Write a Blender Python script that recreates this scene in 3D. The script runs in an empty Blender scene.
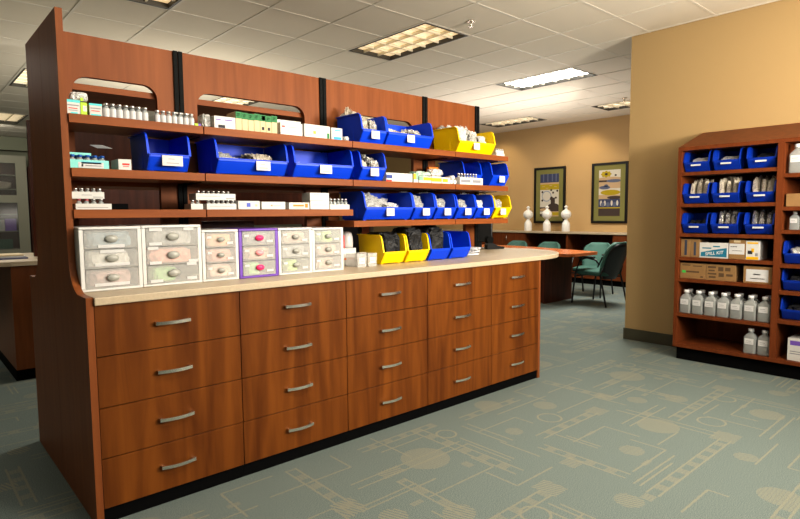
import bpy, bmesh, math, random
from mathutils import Vector, Matrix, noise
random.seed(7)
S = bpy.context.scene
COL = S.collection
PI = math.pi

# ------------------------------------------------------------------ materials
MATS = {}
def lin(c):
    return tuple((v/12.92 if v <= .04045 else ((v+.055)/1.055)**2.4) for v in c)
def rgb(r, g, b): return lin((r/255, g/255, b/255))

def mat(name, col, rough=.5, metal=0., spec=.5, bump=0., bscale=60., var=0., vscale=8., coat=0., emit=None, estr=0.):
    if name in MATS: return MATS[name]
    m = bpy.data.materials.new(name); m.use_nodes = True
    nt = m.node_tree; b = nt.nodes['Principled BSDF']
    b.inputs['Base Color'].default_value = (*col, 1)
    b.inputs['Roughness'].default_value = rough
    b.inputs['Metallic'].default_value = metal
    b.inputs['Specular IOR Level'].default_value = spec
    b.inputs['Coat Weight'].default_value = coat
    if emit:
        b.inputs['Emission Color'].default_value = (*emit, 1); b.inputs['Emission Strength'].default_value = estr
    if var or bump:
        tc = nt.nodes.new('ShaderNodeTexCoord')
        if var:
            n = nt.nodes.new('ShaderNodeTexNoise'); n.inputs['Scale'].default_value = vscale; n.inputs['Detail'].default_value = 4
            r = nt.nodes.new('ShaderNodeMapRange'); r.inputs['To Min'].default_value = 1-var; r.inputs['To Max'].default_value = 1+var
            r.inputs['From Min'].default_value = .3; r.inputs['From Max'].default_value = .7
            mx = nt.nodes.new('ShaderNodeVectorMath'); mx.operation = 'SCALE'; mx.inputs[0].default_value = col
            nt.links.new(tc.outputs['Object'], n.inputs['Vector']); nt.links.new(n.outputs['Fac'], r.inputs['Value'])
            nt.links.new(r.outputs['Result'], mx.inputs['Scale']); nt.links.new(mx.outputs['Vector'], b.inputs['Base Color'])
        if bump:
            n2 = nt.nodes.new('ShaderNodeTexNoise'); n2.inputs['Scale'].default_value = bscale; n2.inputs['Detail'].default_value = 3
            bp = nt.nodes.new('ShaderNodeBump'); bp.inputs['Strength'].default_value = bump; bp.inputs['Distance'].default_value = .004
            nt.links.new(tc.outputs['Object'], n2.inputs['Vector']); nt.links.new(n2.outputs['Fac'], bp.inputs['Height'])
            nt.links.new(bp.outputs['Normal'], b.inputs['Normal'])
    MATS[name] = m; return m

def wood(name, dark, light, stretch=(22, 22, 1.6), rough=.38, fig=.5):
    m = bpy.data.materials.new(name); m.use_nodes = True
    nt = m.node_tree; N = nt.nodes; L = nt.links; b = N['Principled BSDF']
    g = N.new('ShaderNodeNewGeometry')
    mp = N.new('ShaderNodeMapping'); mp.inputs['Scale'].default_value = stretch
    L.new(g.outputs['Position'], mp.inputs['Vector'])
    n1 = N.new('ShaderNodeTexNoise'); n1.inputs['Scale'].default_value = 1.; n1.inputs['Detail'].default_value = 5; n1.inputs['Distortion'].default_value = .6
    L.new(mp.outputs['Vector'], n1.inputs['Vector'])
    mp2 = N.new('ShaderNodeMapping'); mp2.inputs['Scale'].default_value = tuple(s*.22 for s in stretch)
    L.new(g.outputs['Position'], mp2.inputs['Vector'])
    n2 = N.new('ShaderNodeTexNoise'); n2.inputs['Scale'].default_value = 1.; n2.inputs['Detail'].default_value = 2; n2.inputs['Distortion'].default_value = 1.2
    L.new(mp2.outputs['Vector'], n2.inputs['Vector'])
    sn = N.new('ShaderNodeMath'); sn.operation = 'MULTIPLY'; sn.inputs[1].default_value = 34.
    L.new(n2.outputs['Fac'], sn.inputs[0])
    s2 = N.new('ShaderNodeMath'); s2.operation = 'SINE'; L.new(sn.outputs[0], s2.inputs[0])
    s3 = N.new('ShaderNodeMath'); s3.operation = 'MULTIPLY_ADD'; s3.inputs[1].default_value = .14*fig; L.new(s2.outputs[0], s3.inputs[0]); L.new(n1.outputs['Fac'], s3.inputs[2])
    r = N.new('ShaderNodeValToRGB')
    r.color_ramp.elements[0].position = .28; r.color_ramp.elements[0].color = (*dark, 1)
    r.color_ramp.elements[1].position = .74; r.color_ramp.elements[1].color = (*light, 1)
    L.new(s3.outputs[0], r.inputs['Fac']); L.new(r.outputs['Color'], b.inputs['Base Color'])
    b.inputs['Roughness'].default_value = rough; b.inputs['Specular IOR Level'].default_value = .14
    MATS[name] = m; return m

def clear(name, col, trans=.5, rough=.25, bump=0., bscale=40., tint=None):
    m = bpy.data.materials.new(name); m.use_nodes = True
    nt = m.node_tree; N = nt.nodes; L = nt.links; b = N['Principled BSDF']; out = N['Material Output']
    b.inputs['Base Color'].default_value = (*col, 1); b.inputs['Roughness'].default_value = rough
    t = N.new('ShaderNodeBsdfTransparent'); t.inputs['Color'].default_value = (*(tint or (.95, .95, .95)), 1)
    mx = N.new('ShaderNodeMixShader'); mx.inputs[0].default_value = trans
    L.new(b.outputs[0], mx.inputs[1]); L.new(t.outputs[0], mx.inputs[2]); L.new(mx.outputs[0], out.inputs['Surface'])
    if bump:
        tc = N.new('ShaderNodeTexCoord'); n2 = N.new('ShaderNodeTexNoise'); n2.inputs['Scale'].default_value = bscale; n2.inputs['Detail'].default_value = 3; n2.inputs['Distortion'].default_value = 2
        bp = N.new('ShaderNodeBump'); bp.inputs['Strength'].default_value = bump; bp.inputs['Distance'].default_value = .01
        L.new(tc.outputs['Object'], n2.inputs['Vector']); L.new(n2.outputs['Fac'], bp.inputs['Height']); L.new(bp.outputs['Normal'], b.inputs['Normal'])
        # patches of more and less see-through film
        cr = N.new('ShaderNodeMapRange'); cr.inputs['From Min'].default_value = .35; cr.inputs['From Max'].default_value = .65
        cr.inputs['To Min'].default_value = max(0, trans-.3); cr.inputs['To Max'].default_value = min(1, trans+.3)
        L.new(n2.outputs['Fac'], cr.inputs['Value']); L.new(cr.outputs['Result'], mx.inputs[0])
    MATS[name] = m; return m

def packets(name, c1, c2, c3, scale=14., rough=.25, metal=0.):
    """crumpled little packets: patches of three tones with a strong crinkle"""
    m = bpy.data.materials.new(name); m.use_nodes = True
    nt = m.node_tree; N = nt.nodes; L = nt.links; b = N['Principled BSDF']
    tc = N.new('ShaderNodeTexCoord')
    v = N.new('ShaderNodeTexVoronoi'); v.inputs['Scale'].default_value = scale; v.inputs['Randomness'].default_value = 1
    n = N.new('ShaderNodeTexNoise'); n.inputs['Scale'].default_value = scale*1.6; n.inputs['Detail'].default_value = 4; n.inputs['Distortion'].default_value = 2.5
    L.new(tc.outputs['Object'], v.inputs['Vector']); L.new(tc.outputs['Object'], n.inputs['Vector'])
    r = N.new('ShaderNodeValToRGB'); r.color_ramp.elements[0].color = (*c1, 1); r.color_ramp.elements[1].color = (*c3, 1)
    r.color_ramp.elements[0].position = .3; r.color_ramp.elements[1].position = .68
    e = r.color_ramp.elements.new(.5); e.color = (*c2, 1)
    L.new(n.outputs['Fac'], r.inputs['Fac']); L.new(r.outputs['Color'], b.inputs['Base Color'])
    bp = N.new('ShaderNodeBump'); bp.inputs['Strength'].default_value = .9; bp.inputs['Distance'].default_value = .012
    ad = N.new('ShaderNodeMath'); ad.operation = 'ADD'; L.new(v.outputs['Distance'], ad.inputs[0]); L.new(n.outputs['Fac'], ad.inputs[1])
    L.new(ad.outputs[0], bp.inputs['Height']); L.new(bp.outputs['Normal'], b.inputs['Normal'])
    b.inputs['Roughness'].default_value = rough; b.inputs['Metallic'].default_value = metal
    MATS[name] = m; return m

W_DRAWER = wood('drawer_veneer', (.095, .026, .004), (.20, .064, .0095), stretch=(14, 14, 1.3), fig=.38, rough=.42)
W_PANEL = wood('cherry_laminate', (.185, .057, .017), (.255, .084, .025), rough=.45, fig=.3)
W_SHELF = wood('cherry_shelf_laminate', (.205, .060, .016), (.28, .090, .024), stretch=(1.6, 22, 22), rough=.45, fig=.3)
W_CASE = wood('bookcase_laminate', (.125, .032, .009), (.18, .049, .014), fig=.3)
W_TABLE = wood('table_veneer', (.36, .10, .035), (.50, .155, .055), stretch=(2, 16, 16), rough=.25, fig=.4)
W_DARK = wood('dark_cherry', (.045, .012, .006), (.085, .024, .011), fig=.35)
BLACK = mat('black_plinth', (.003, .003, .003), .8, spec=.05)
STEEL_BLACK = mat('black_powder_steel', (.006, .0065, .006), .7, spec=.12)
SLOT = mat('slot_void', (.001, .001, .001), .9)
NICKEL = mat('brushed_nickel', (.84, .79, .70), .27, 1.)
COUNTER = mat('cream_laminate', (.47, .385, .27), .42, var=.07, vscale=120)
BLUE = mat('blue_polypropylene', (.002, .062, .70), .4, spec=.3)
YELLOW = mat('yellow_polypropylene', (.92, .64, .0), .4, spec=.3)
WHITE = mat('white_plastic', (.63, .63, .62), .35)
PURPLE = mat('purple_plastic', (.16, .06, .42), .4)
GREYKNOB = mat('grey_oval_plastic', (.34, .34, .31), .35)
PINKKNOB = mat('hot_pink_plastic', (.86, .03, .17), .35)
PALEPINK = mat('pale_pink_plastic', (.86, .33, .36), .35)
PAPER = mat('white_card', (.57, .57, .57), .7)
INK = mat('grey_ink', (.25, .25, .27), .7)
DARKINK = mat('dark_ink', (.02, .02, .03), .7)
REDINK = mat('red_ink', (.75, .03, .02), .6)
ORANGEINK = mat('orange_ink', (.85, .2, .02), .6)
PURPLEINK = mat('violet_ink', (.16, .08, .4), .6)
BLUEINK = mat('sky_blue_ink', (.03, .32, .72), .6)
GREENINK = mat('green_ink', (.008, .17, .04), .6)
LIMEINK = mat('lime_ink', (.42, .68, .02), .5)
TEALINK = mat('teal_ink', (.09, .58, .60), .5)
BLUE_SHADED = mat('shaded_blue_polypropylene', (.002, .036, .36), .4, spec=.3)  # same blue plastic as the other bins, bookcase recess shade darkened into the colour
AQUA = clear('aqua_tray_plastic', (.25, .72, .66), .15, .3)
YELLOWINK = mat('yellow_ink', (.72, .42, .0), .5)
CREAM = mat('cream_carton', (.58, .47, .29), .65)
WCARD = mat('white_carton', (.58, .575, .55), .55, var=.04, vscale=30)
KRAFT = mat('kraft_cardboard', (.27, .155, .058), .75, var=.08, vscale=20)
KRAFTD = mat('kraft_dark_print', (.10, .055, .022), .75)  # dark brown printing on the kraft boxes
RED = mat('red_card', (.62, .012, .02), .5)
SALMON = mat('salmon_card', (.78, .25, .15), .6)
ORANGE = mat('orange_card', (.9, .22, .01), .5)
PALEGREEN = mat('pale_green_wrap', (.20, .38, .28), .4)
FROST = clear('frosted_drawer_plastic', (.74, .74, .72), .68, .22, tint=(1, 1, 1))
FILM = clear('clear_film', (.50, .50, .47), .40, .12, bump=1.2, bscale=26)
FILMW = clear('milky_film', (.66, .66, .64), .25, .13, bump=1.2, bscale=22)
GLASSV = clear('vial_glass', (.50, .53, .53), .45, .08)
BOTTLEP = clear('bottle_plastic', (.50, .52, .51), .55, .12, tint=(1, 1, 1))
LIQUID = clear('clear_liquid', (.26, .28, .27), .6, .1)
SILVERCAP = mat('aluminium_cap', (.66, .66, .67), .3, 1.)
WCAP = mat('white_cap', (.80, .80, .80), .4)
FOIL = packets('foil_packets', (.10, .095, .085), (.45, .43, .38), (.85, .84, .80), 22, .2, .55)
TANFOIL = packets('tan_packets', (.16, .13, .09), (.42, .37, .29), (.68, .63, .54), 20, .28, .15)
GREYPK = packets('grey_packets', (.20, .20, .18), (.46, .46, .42), (.74, .74, .71), 24, .25)
DARKPK = packets('dark_packets', (.004, .004, .005), (.010, .011, .013), (.026, .027, .031), 18, .5)
CREAMPK = packets('cream_packets', (.42, .36, .26), (.62, .55, .42), (.78, .74, .66), 26, .4)
TEALFAB = mat('teal_fabric', (.040, .115, .093), .85, bump=.3, bscale=400)
TEALFABL = mat('teal_vinyl_edge', (.055, .145, .118), .6)
CHAIRBLK = mat('black_chair_shell', (.010, .011, .012), .4)
VASEW = mat('white_ceramic', (.82, .81, .78), .3)

# ------------------------------------------------------------------ mesh helpers
class MB:
    def __init__(s): s.bm = bmesh.new(); s.mats = []
    def mi(s, m):
        if m not in s.mats: s.mats.append(m)
        return s.mats.index(m)
    def faces(s, fs, m, smooth=False):
        i = s.mi(m)
        for f in fs: f.material_index = i; f.smooth = smooth
    def box(s, x0, x1, y0, y1, z0, z1, m, bev=0., seg=2):
        r = bmesh.ops.create_cube(s.bm, size=1)
        vs = r['verts']
        for v in vs:
            v.co = Vector(((x0+x1)/2+v.co.x*(x1-x0), (y0+y1)/2+v.co.y*(y1-y0), (z0+z1)/2+v.co.z*(z1-z0)))
        fs = list({f for v in vs for f in v.link_faces})
        s.faces(fs, m)
        if bev:
            es = list({e for v in vs for e in v.link_edges})
            rr = bmesh.ops.bevel(s.bm, geom=es, offset=bev, segments=seg, affect='EDGES', profile=.5)
            i = s.mi(m)
            for f in rr['faces']: f.material_index = i; f.smooth = True
        return vs
    def prism(s, poly, axis, a0, a1, m):
        """poly: list of 2-D points, extruded along axis from a0 to a1"""
        def P(p, a):
            if axis == 'x': return Vector((a, p[0], p[1]))
            if axis == 'y': return Vector((p[0], a, p[1]))
            return Vector((p[0], p[1], a))
        A = [s.bm.verts.new(P(p, a0)) for p in poly]; B = [s.bm.verts.new(P(p, a1)) for p in poly]
        fs = [s.bm.faces.new(A), s.bm.faces.new(B)]
        n = len(poly)
        for i in range(n): fs.append(s.bm.faces.new((A[i], A[(i+1) % n], B[(i+1) % n], B[i])))
        bmesh.ops.recalc_face_normals(s.bm, faces=fs)
        s.faces(fs, m)
        return A+B
    def lathe(s, prof, m, cx=0, cy=0, seg=20, smooth=True, sy=1., mz=None):
        rings = []
        for (r, z) in prof:
            rings.append([s.bm.verts.new((cx+max(r, 1e-5)*math.cos(2*PI*k/seg), cy+sy*max(r, 1e-5)*math.sin(2*PI*k/seg), z)) for k in range(seg)])
        fs = []
        for i in range(len(rings)-1):
            for k in range(seg):
                f = s.bm.faces.new((rings[i][k], rings[i][(k+1) % seg], rings[i+1][(k+1) % seg], rings[i+1][k]))
                mm = m
                if mz:
                    zc = (prof[i][1]+prof[i+1][1])/2
                    for (za, zb, q) in mz:
                        if za <= zc <= zb: mm = q
                s.faces([f], mm, smooth); fs.append(f)
        fs0 = [s.bm.faces.new(list(reversed(rings[0]))), s.bm.faces.new(rings[-1])]
        s.faces([fs0[0]], m); 
        mm = m
        if mz:
            for (za, zb, q) in mz:
                if za <= prof[-1][1]+1e-6 <= zb+1e-4: mm = q
        s.faces([fs0[1]], mm)
        return [v for r in rings for v in r]
    def tube(s, pts, r, m, seg=8, close=True):
        pts = [Vector(p) for p in pts]; rings = []
        for i, p in enumerate(pts):
            d = (pts[min(i+1, len(pts)-1)]-pts[max(i-1, 0)]).normalized()
            a = Vector((0, 0, 1)) if abs(d.z) < .9 else Vector((1, 0, 0))
            u = d.cross(a).normalized(); w = d.cross(u)
            rr = r[i] if isinstance(r, (list, tuple)) else r
            rings.append([s.bm.verts.new(p+u*rr*math.cos(2*PI*k/seg)+w*rr*math.sin(2*PI*k/seg)) for k in range(seg)])
        fs = []
        for i in range(len(rings)-1):
            for k in range(seg): fs.append(s.bm.faces.new((rings[i][k], rings[i][(k+1) % seg], rings[i+1][(k+1) % seg], rings[i+1][k])))
        s.faces(fs, m, True)
        s.faces([s.bm.faces.new(list(reversed(rings[0]))), s.bm.faces.new(rings[-1])], m)
        bmesh.ops.recalc_face_normals(s.bm, faces=s.bm.faces)
        return [v for q in rings for v in q]
    def blob(s, w, d, h, m, seed=0, sub=3, amp=.3, freq=2.2, flat=True, c=(0, 0, 0), p=.55, crinkle=0.):
        """crumpled lump filling a w x d x h box standing on c"""
        r = bmesh.ops.create_icosphere(s.bm, subdivisions=sub, radius=1.)
        off = Vector((seed*3.7, seed*1.3, seed*7.1))
        for v in r['verts']:
            q = v.co.copy()
            sq = Vector([math.copysign(abs(t)**p, t) for t in q])
            k = 1+amp*(noise.noise(q*freq+off)-.15)+amp*.5*noise.noise(q*freq*2.7+off)
            if crinkle: k -= crinkle*(abs(noise.noise(q*freq*2.1+off*1.7))*1.6+abs(noise.noise(q*freq*4.5-off))*.8)-.12*crinkle
            k = min(k, 1.03)
            v.co = Vector((c[0]+sq.x*w/2*k, c[1]+sq.y*d/2*k, c[2]+h/2+sq.z*h/2*(k if q.z > 0 else 1)))
        zs = [v.co.z for v in r['verts']]; za, zb = min(zs), max(zs)
        for v in r['verts']: v.co.z = c[2]+(v.co.z-za)/(zb-za)*h
        s.faces(list({f for v in r['verts'] for f in v.link_faces}), m, not flat)
        return r['verts']
    def build(s, name, parent=None, loc=None, rot=None):
        me = bpy.data.meshes.new(name); s.bm.normal_update(); s.bm.to_mesh(me); s.bm.free()
        for m in s.mats: me.materials.append(m)
        o = bpy.data.objects.new(name, me); COL.objects.link(o)
        if parent: o.parent = parent
        if loc: o.location = loc
        if rot: o.rotation_euler = rot
        return o

def tag(o, label, cat, group=None, kind=None):
    o['label'] = label; o['category'] = cat
    if group: o['group'] = group
    if kind: o['kind'] = kind
    return o
def thing(name, label, cat, loc=(0, 0, 0), rz=0., group=None):
    o = bpy.data.objects.new(name, None); COL.objects.link(o); o.location = loc; o.rotation_euler = (0, 0, rz)
    o.empty_display_size = .05
    return tag(o, label, cat, group)
def struct(o, label=None, cat=None):
    o['kind'] = 'structure'
    if label: o['label'] = label
    if cat: o['category'] = cat
    return o
def copy_tree(o, parent=None, loc=None, label=None, group=None):
    c = o.copy(); COL.objects.link(c)
    if parent: c.parent = parent
    if loc is not None: c.location = loc
    if label: c['label'] = label
    if group: c['group'] = group
    for ch in list(o.children): copy_tree(ch, c)
    return c
def arc(cx, cy, r, a0, a1, n=8, ry=None):
    ry = ry or r
    return [(cx+r*math.cos(math.radians(a0+(a1-a0)*i/n)), cy+ry*math.sin(math.radians(a0+(a1-a0)*i/n))) for i in range(n+1)]

# ------------------------------------------------------------------ room
CZ = 3.06
GX0, GY0, GX, GY = 3.16, 1.234, .62, .60
FIX = {'L1': (0, 0), 'L2': (4, 0), 'L3': (8, 4), 'L4': (8, 0), 'TL': (-4, 0), 'B1': (-4, 7), 'B2': (-4, 13), 'M1': (0, 7), 'M2': (4, 7), 'M3': (4, 13), 'M4': (0, 13)}
RX0, RX1, RY0, RY1 = -4.2, 9.4, -5.6, 12.6

def carpet_material():
    m = bpy.data.materials.new('patterned_carpet'); m.use_nodes = True
    nt = m.node_tree; N = nt.nodes; L = nt.links; b = N['Principled BSDF']
    def sock(a, n, i):
        if isinstance(a, (int, float)): n.inputs[i].default_value = a
        else: L.new(a, n.inputs[i])
    def M(op, a, b_=0., c=0.):
        n = N.new('ShaderNodeMath'); n.operation = op; sock(a, n, 0)
        if op not in ('ABSOLUTE', 'FRACT', 'FLOOR', 'SQRT'): sock(b_, n, 1)
        if op in ('COMPARE', 'WRAP', 'MULTIPLY_ADD'): sock(c, n, 2)
        return n.outputs[0]
    g = N.new('ShaderNodeNewGeometry'); sp = N.new('ShaderNodeSeparateXYZ'); L.new(g.outputs['Position'], sp.inputs[0])
    # woven edge wobble
    wn = N.new('ShaderNodeTexNoise'); wn.inputs['Scale'].default_value = 90.; L.new(g.outputs['Position'], wn.inputs['Vector'])
    wob = M('MULTIPLY', M('SUBTRACT', wn.outputs['Fac'], .5), .012)
    PX, PY = 2.9, 2.2
    KS = 1.28
    x = M('WRAP', M('MULTIPLY', M('ADD', M('ADD', sp.outputs[0], wob), .35), KS), PX, 0.); y = M('WRAP', M('MULTIPLY', M('ADD', sp.outputs[1], wob), KS), PY, 0.)
    masks = []; hatch = []; dots = []
    def rect(cx, cy, hx, hy):
        return M('MULTIPLY', M('LESS_THAN', M('ABSOLUTE', M('SUBTRACT', x, cx)), hx), M('LESS_THAN', M('ABSOLUTE', M('SUBTRACT', y, cy)), hy))
    def disc(cx, cy, r):
        dx = M('SUBTRACT', x, cx); dy = M('SUBTRACT', y, cy)
        return M('LESS_THAN', M('ADD', M('MULTIPLY', dx, dx), M('MULTIPLY', dy, dy)), r*r)
    def ring(cx, cy, r, w=.008):
        dx = M('SUBTRACT', x, cx); dy = M('SUBTRACT', y, cy)
        return M('COMPARE', M('SQRT', M('ADD', M('MULTIPLY', dx, dx), M('MULTIPLY', dy, dy))), r, w)
    def hl(x0, x1, yy, w=.0065): masks.append(rect((x0+x1)/2, yy, abs(x1-x0)/2, w))
    def vl(xx, y0, y1, w=.0065): masks.append(rect(xx, (y0+y1)/2, w, abs(y1-y0)/2))
    def track(horizontal, a0, a1, c, w, blocks):
        ax, cr = (x, y) if horizontal else (y, x)
        d = M('ABSOLUTE', M('SUBTRACT', cr, c)); ins = M('LESS_THAN', M('ABSOLUTE', M('SUBTRACT', ax, (a0+a1)/2)), abs(a1-a0)/2)
        masks.append(M('MULTIPLY', M('COMPARE', d, w, .0065), ins))
        if blocks:
            st = M('GREATER_THAN', M('FRACT', M('MULTIPLY', M('SUBTRACT', ax, a0), 1/blocks)), .55)
            dots.append(M('MULTIPLY', M('MULTIPLY', M('LESS_THAN', d, w), ins), st))
    # long double lines with little woven blocks, along and across the room
    track(True, .10, 1.30, .34, .036, .16); track(True, 1.45, 2.55, .78, .040, .14); track(True, .35, 1.15, 1.30, .036, .18)
    track(True, 1.75, 2.75, 1.62, .036, 0); track(True, .2, .95, 1.95, .034, .17); track(True, 1.55, 2.2, .16, .034, 0)
    track(True, 1.05, 1.7, .98, .034, 0); track(True, 2.1, 2.85, 2.02, .03, .15)
    track(False, .42, 1.15, 1.36, .036, 0); track(False, 1.05, 2.05, 2.66, .04, .17); track(False, .55, 1.2, .22, .036, .15)
    track(False, 1.35, 2.1, 1.58, .036, .16); track(False, .05, .7, 2.42, .036, 0); track(False, 1.4, 1.85, .12, .034, 0)
    track(False, .95, 1.5, 2.02, .03, .2)
    for a in [(.3, .8, .56), (.9, 1.5, 1.5), (1.9, 2.5, .5), (2.0, 2.6, 1.22), (.45, .9, 1.08), (1.1, 1.45, 2.1), (2.5, 2.88, .95), (.02, .4, .14), (1.3, 1.9, 1.86), (.1, .55, 1.68)]: hl(*a)
    for a in [(.8, .56, .82), (1.5, 1.2, 1.5), (1.9, .5, .3), (2.6, 1.22, 1.42), (.9, 1.08, .8), (1.1, 2.1, 1.75), (2.5, .95, 1.2), (.4, .14, .02), (1.9, 1.86, 2.1), (.55, 1.68, 1.5), (1.72, .2, .62), (2.3, 1.7, 2.15)]: vl(*a)
    for (cx, cy, r) in [(.62, .72, .085), (.98, 1.68, .10), (1.08, .14, .075), (2.0, .98, .095), (2.83, .4, .085), (.3, 1.5, .07), (1.7, 1.2, .085)]: hatch.append(disc(cx, cy, r))
    for (cx, cy, r) in [(1.22, .80, .155), (2.36, 1.62, .17), (2.12, .30, .125), (.62, 2.02, .12)]: dots.append(disc(cx, cy, r))
    for a in [(.15, .75, .48), (.15, .62, .44), (1.6, 2.2, 1.36), (1.6, 2.05, 1.40), (.5, 1.2, 1.82), (1.0, 1.5, .06), (2.15, 2.7, .10), (.85, 1.2, .64), (2.2, 2.6, 1.9), (1.75, 2.1, .66)]: hl(*a)
    for a in [(.48, .9, 1.25), (.52, .9, 1.18), (2.5, .2, .65), (2.8, 1.2, 1.7), (2.76, 1.2, 1.6), (1.32, .95, 1.2), (.06, 1.1, 1.45), (1.9, .75, 1.1)]: vl(*a)
    for (cx, cy, r) in [(1.62, .55, .10), (2.3, .68, .085), (.75, 1.48, .095), (2.78, 1.82, .075)]: masks.append(ring(cx, cy, r))
    for (cx, cy, hx, hy) in [(1.36, .36, .10, .085), (2.62, .80, .075, .085), (1.18, 1.30, .085, .075), (.14, .9, .07, .06), (1.58, 1.45, .075, .09), (2.05, 1.62, .09, .05)]: hatch.append(rect(cx, cy, hx, hy))
    for (cx, cy, hx, hy) in [(.5, .56, .05, .018), (1.9, 1.22, .045, .02), (.7, 1.08, .05, .016), (2.2, .5, .05, .02), (1.1, 1.92, .04, .02), (2.5, 1.36, .03, .04), (.05, .34, .04, .036), (1.42, .98, .05, .034)]: dots.append(rect(cx, cy, hx, hy))
    def mx(l):
        o = l[0]
        for q in l[1:]: o = M('MAXIMUM', o, q)
        return o
    xx, yy = sp.outputs[0], sp.outputs[1]
    diag = M('GREATER_THAN', M('FRACT', M('MULTIPLY', M('ADD', xx, M('MULTIPLY', yy, .35)), 52.)), .48)
    chk = M('GREATER_THAN', M('MULTIPLY', M('FRACT', M('MULTIPLY', xx, 60.)), M('FRACT', M('MULTIPLY', yy, 60.))), .09)
    tot = mx([M('MULTIPLY', mx(masks), .8), M('MULTIPLY', mx(hatch), M('MULTIPLY', diag, .85)), M('MULTIPLY', mx(dots), M('MULTIPLY_ADD', chk, .5, .15))])
    nz = N.new('ShaderNodeTexNoise'); nz.inputs['Scale'].default_value = 230.; nz.inputs['Detail'].default_value = 3; L.new(g.outputs['Position'], nz.inputs['Vector'])
    nb = N.new('ShaderNodeTexNoise'); nb.inputs['Scale'].default_value = 2.2; nb.inputs['Detail'].default_value = 2; L.new(g.outputs['Position'], nb.inputs['Vector'])
    base = N.new('ShaderNodeMixRGB'); base.inputs[1].default_value = (.092, .119, .114, 1); base.inputs[2].default_value = (.228, .272, .258, 1)
    fr = N.new('ShaderNodeMapRange'); fr.inputs['From Min'].default_value = .3; fr.inputs['From Max'].default_value = .7; L.new(nz.outputs['Fac'], fr.inputs['Value'])
    L.new(fr.outputs['Result'], base.inputs[0])
    pat = N.new('ShaderNodeMixRGB'); pat.inputs[2].default_value = (.285, .268, .198, 1); L.new(base.outputs[0], pat.inputs[1])
    fac = M('MULTIPLY', tot, M('MULTIPLY_ADD', fr.outputs['Result'], .5, .5)); L.new(fac, pat.inputs[0])
    L.new(pat.outputs[0], b.inputs['Base Color'])
    b.inputs['Roughness'].default_value = .95; b.inputs['Specular IOR Level'].default_value = .1
    bp = N.new('ShaderNodeBump'); bp.inputs['Strength'].default_value = .25; bp.inputs['Distance'].default_value = .002
    L.new(nz.outputs['Fac'], bp.inputs['Height']); L.new(bp.outputs['Normal'], b.inputs['Normal'])
    return m

WALLR = mat('tan_wall_paint', (.44, .308, .150), .8, bump=.08, bscale=300, spec=.2)
WALLB = mat('sand_wall_paint', (.56, .385, .19), .8, bump=.08, bscale=300, spec=.2)
WALLG = mat('grey_green_wall_paint', (.20, .21, .15), .8, spec=.2)
SKIRT = mat('olive_vinyl_base', (.070, .066, .040), .6)
TILE = mat('ceiling_tile', (.74, .68, .575), .9, bump=.25, bscale=350, spec=.1)
TBAR = mat('ceiling_tbar', (.72, .67, .58), .6)

m = MB(); m.box(RX0, RX1, RY0, RY1, -.05, 0, carpet_material()); struct(m.build('floor'))
m = MB()
fixcells = {}
for k, (i, j) in FIX.items():
    for jj in (j, j+1): fixcells[(i, jj)] = k
i0, i1 = int((RX0-GX0)/GX)-1, int((RX1-GX0)/GX)+1
j0, j1 = int((RY0-GY0)/GY)-1, int((RY1-GY0)/GY)+1
gb = MB(); T = .012
for i in range(i0, i1):
    for j in range(j0, j1):
        if (i, j) in fixcells: continue
        xa, xb = max(GX0+i*GX, RX0), min(GX0+(i+1)*GX, RX1); ya, yb_ = max(GY0+j*GY, RY0), min(GY0+(j+1)*GY, RY1)
        if xb-xa < .03 or yb_-ya < .03: continue
        m.box(xa, xb, ya, yb_, CZ, CZ+.02, TILE)
struct(m.build('ceiling'))
def runs(line, axis):
    return line
for i in range(i0, i1+1):
    xc = GX0+i*GX
    if not RX0 < xc < RX1: continue
    gb.box(xc-T, xc+T, RY0, RY1, CZ-.005, CZ-.0005, TBAR)
gb2 = MB()
for j in range(j0, j1+1):
    yc = GY0+j*GY
    if not RY0 < yc < RY1: continue
    # cross tees, broken where a fixture spans two cells
    for i in range(i0, i1):
        if (i, j) in fixcells and (i, j-1) in fixcells and fixcells[(i, j)] == fixcells[(i, j-1)]: continue
        xa, xb = max(GX0+i*GX+T, RX0), min(GX0+(i+1)*GX-T, RX1)
        if xb > xa: gb2.box(xa, xb, yc-T, yc+T, CZ-.0028, CZ-.0005, TBAR)
struct(gb.build('trim_1')); struct(gb2.build('trim_2'))
m = MB(); m.box(RX1, RX1+.15, RY0, RY1, 0, CZ, WALLB); struct(m.build('wall_back'))
m = MB(); m.box(5.05, 5.22, RY0, .215, 0, CZ-.0005, WALLR); struct(m.build('wall_right'))
m = MB(); m.box(RX0-.15, RX0, RY0, RY1, 0, CZ, WALLG); struct(m.build('wall_left'))
m = MB(); m.box(RX0, RX1, RY1, RY1+.15, 0, CZ, WALLG); struct(m.build('wall_far'))
m = MB(); m.box(RX0, 5.05, RY0-.15, RY0, 0, CZ, WALLG); struct(m.build('wall_near'))
m = MB(); m.box(5.038, 5.05, -.47, .215, 0, .115, SKIRT, .003); m.box(5.038, 5.22, .215, .227, 0, .115, SKIRT, .003); struct(m.build('baseboard_right'))
m = MB(); m.box(RX0, RX1, 12.3, RY1, 2.76, CZ-.012, WALLG); struct(m.build('trim_3'))

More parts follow.
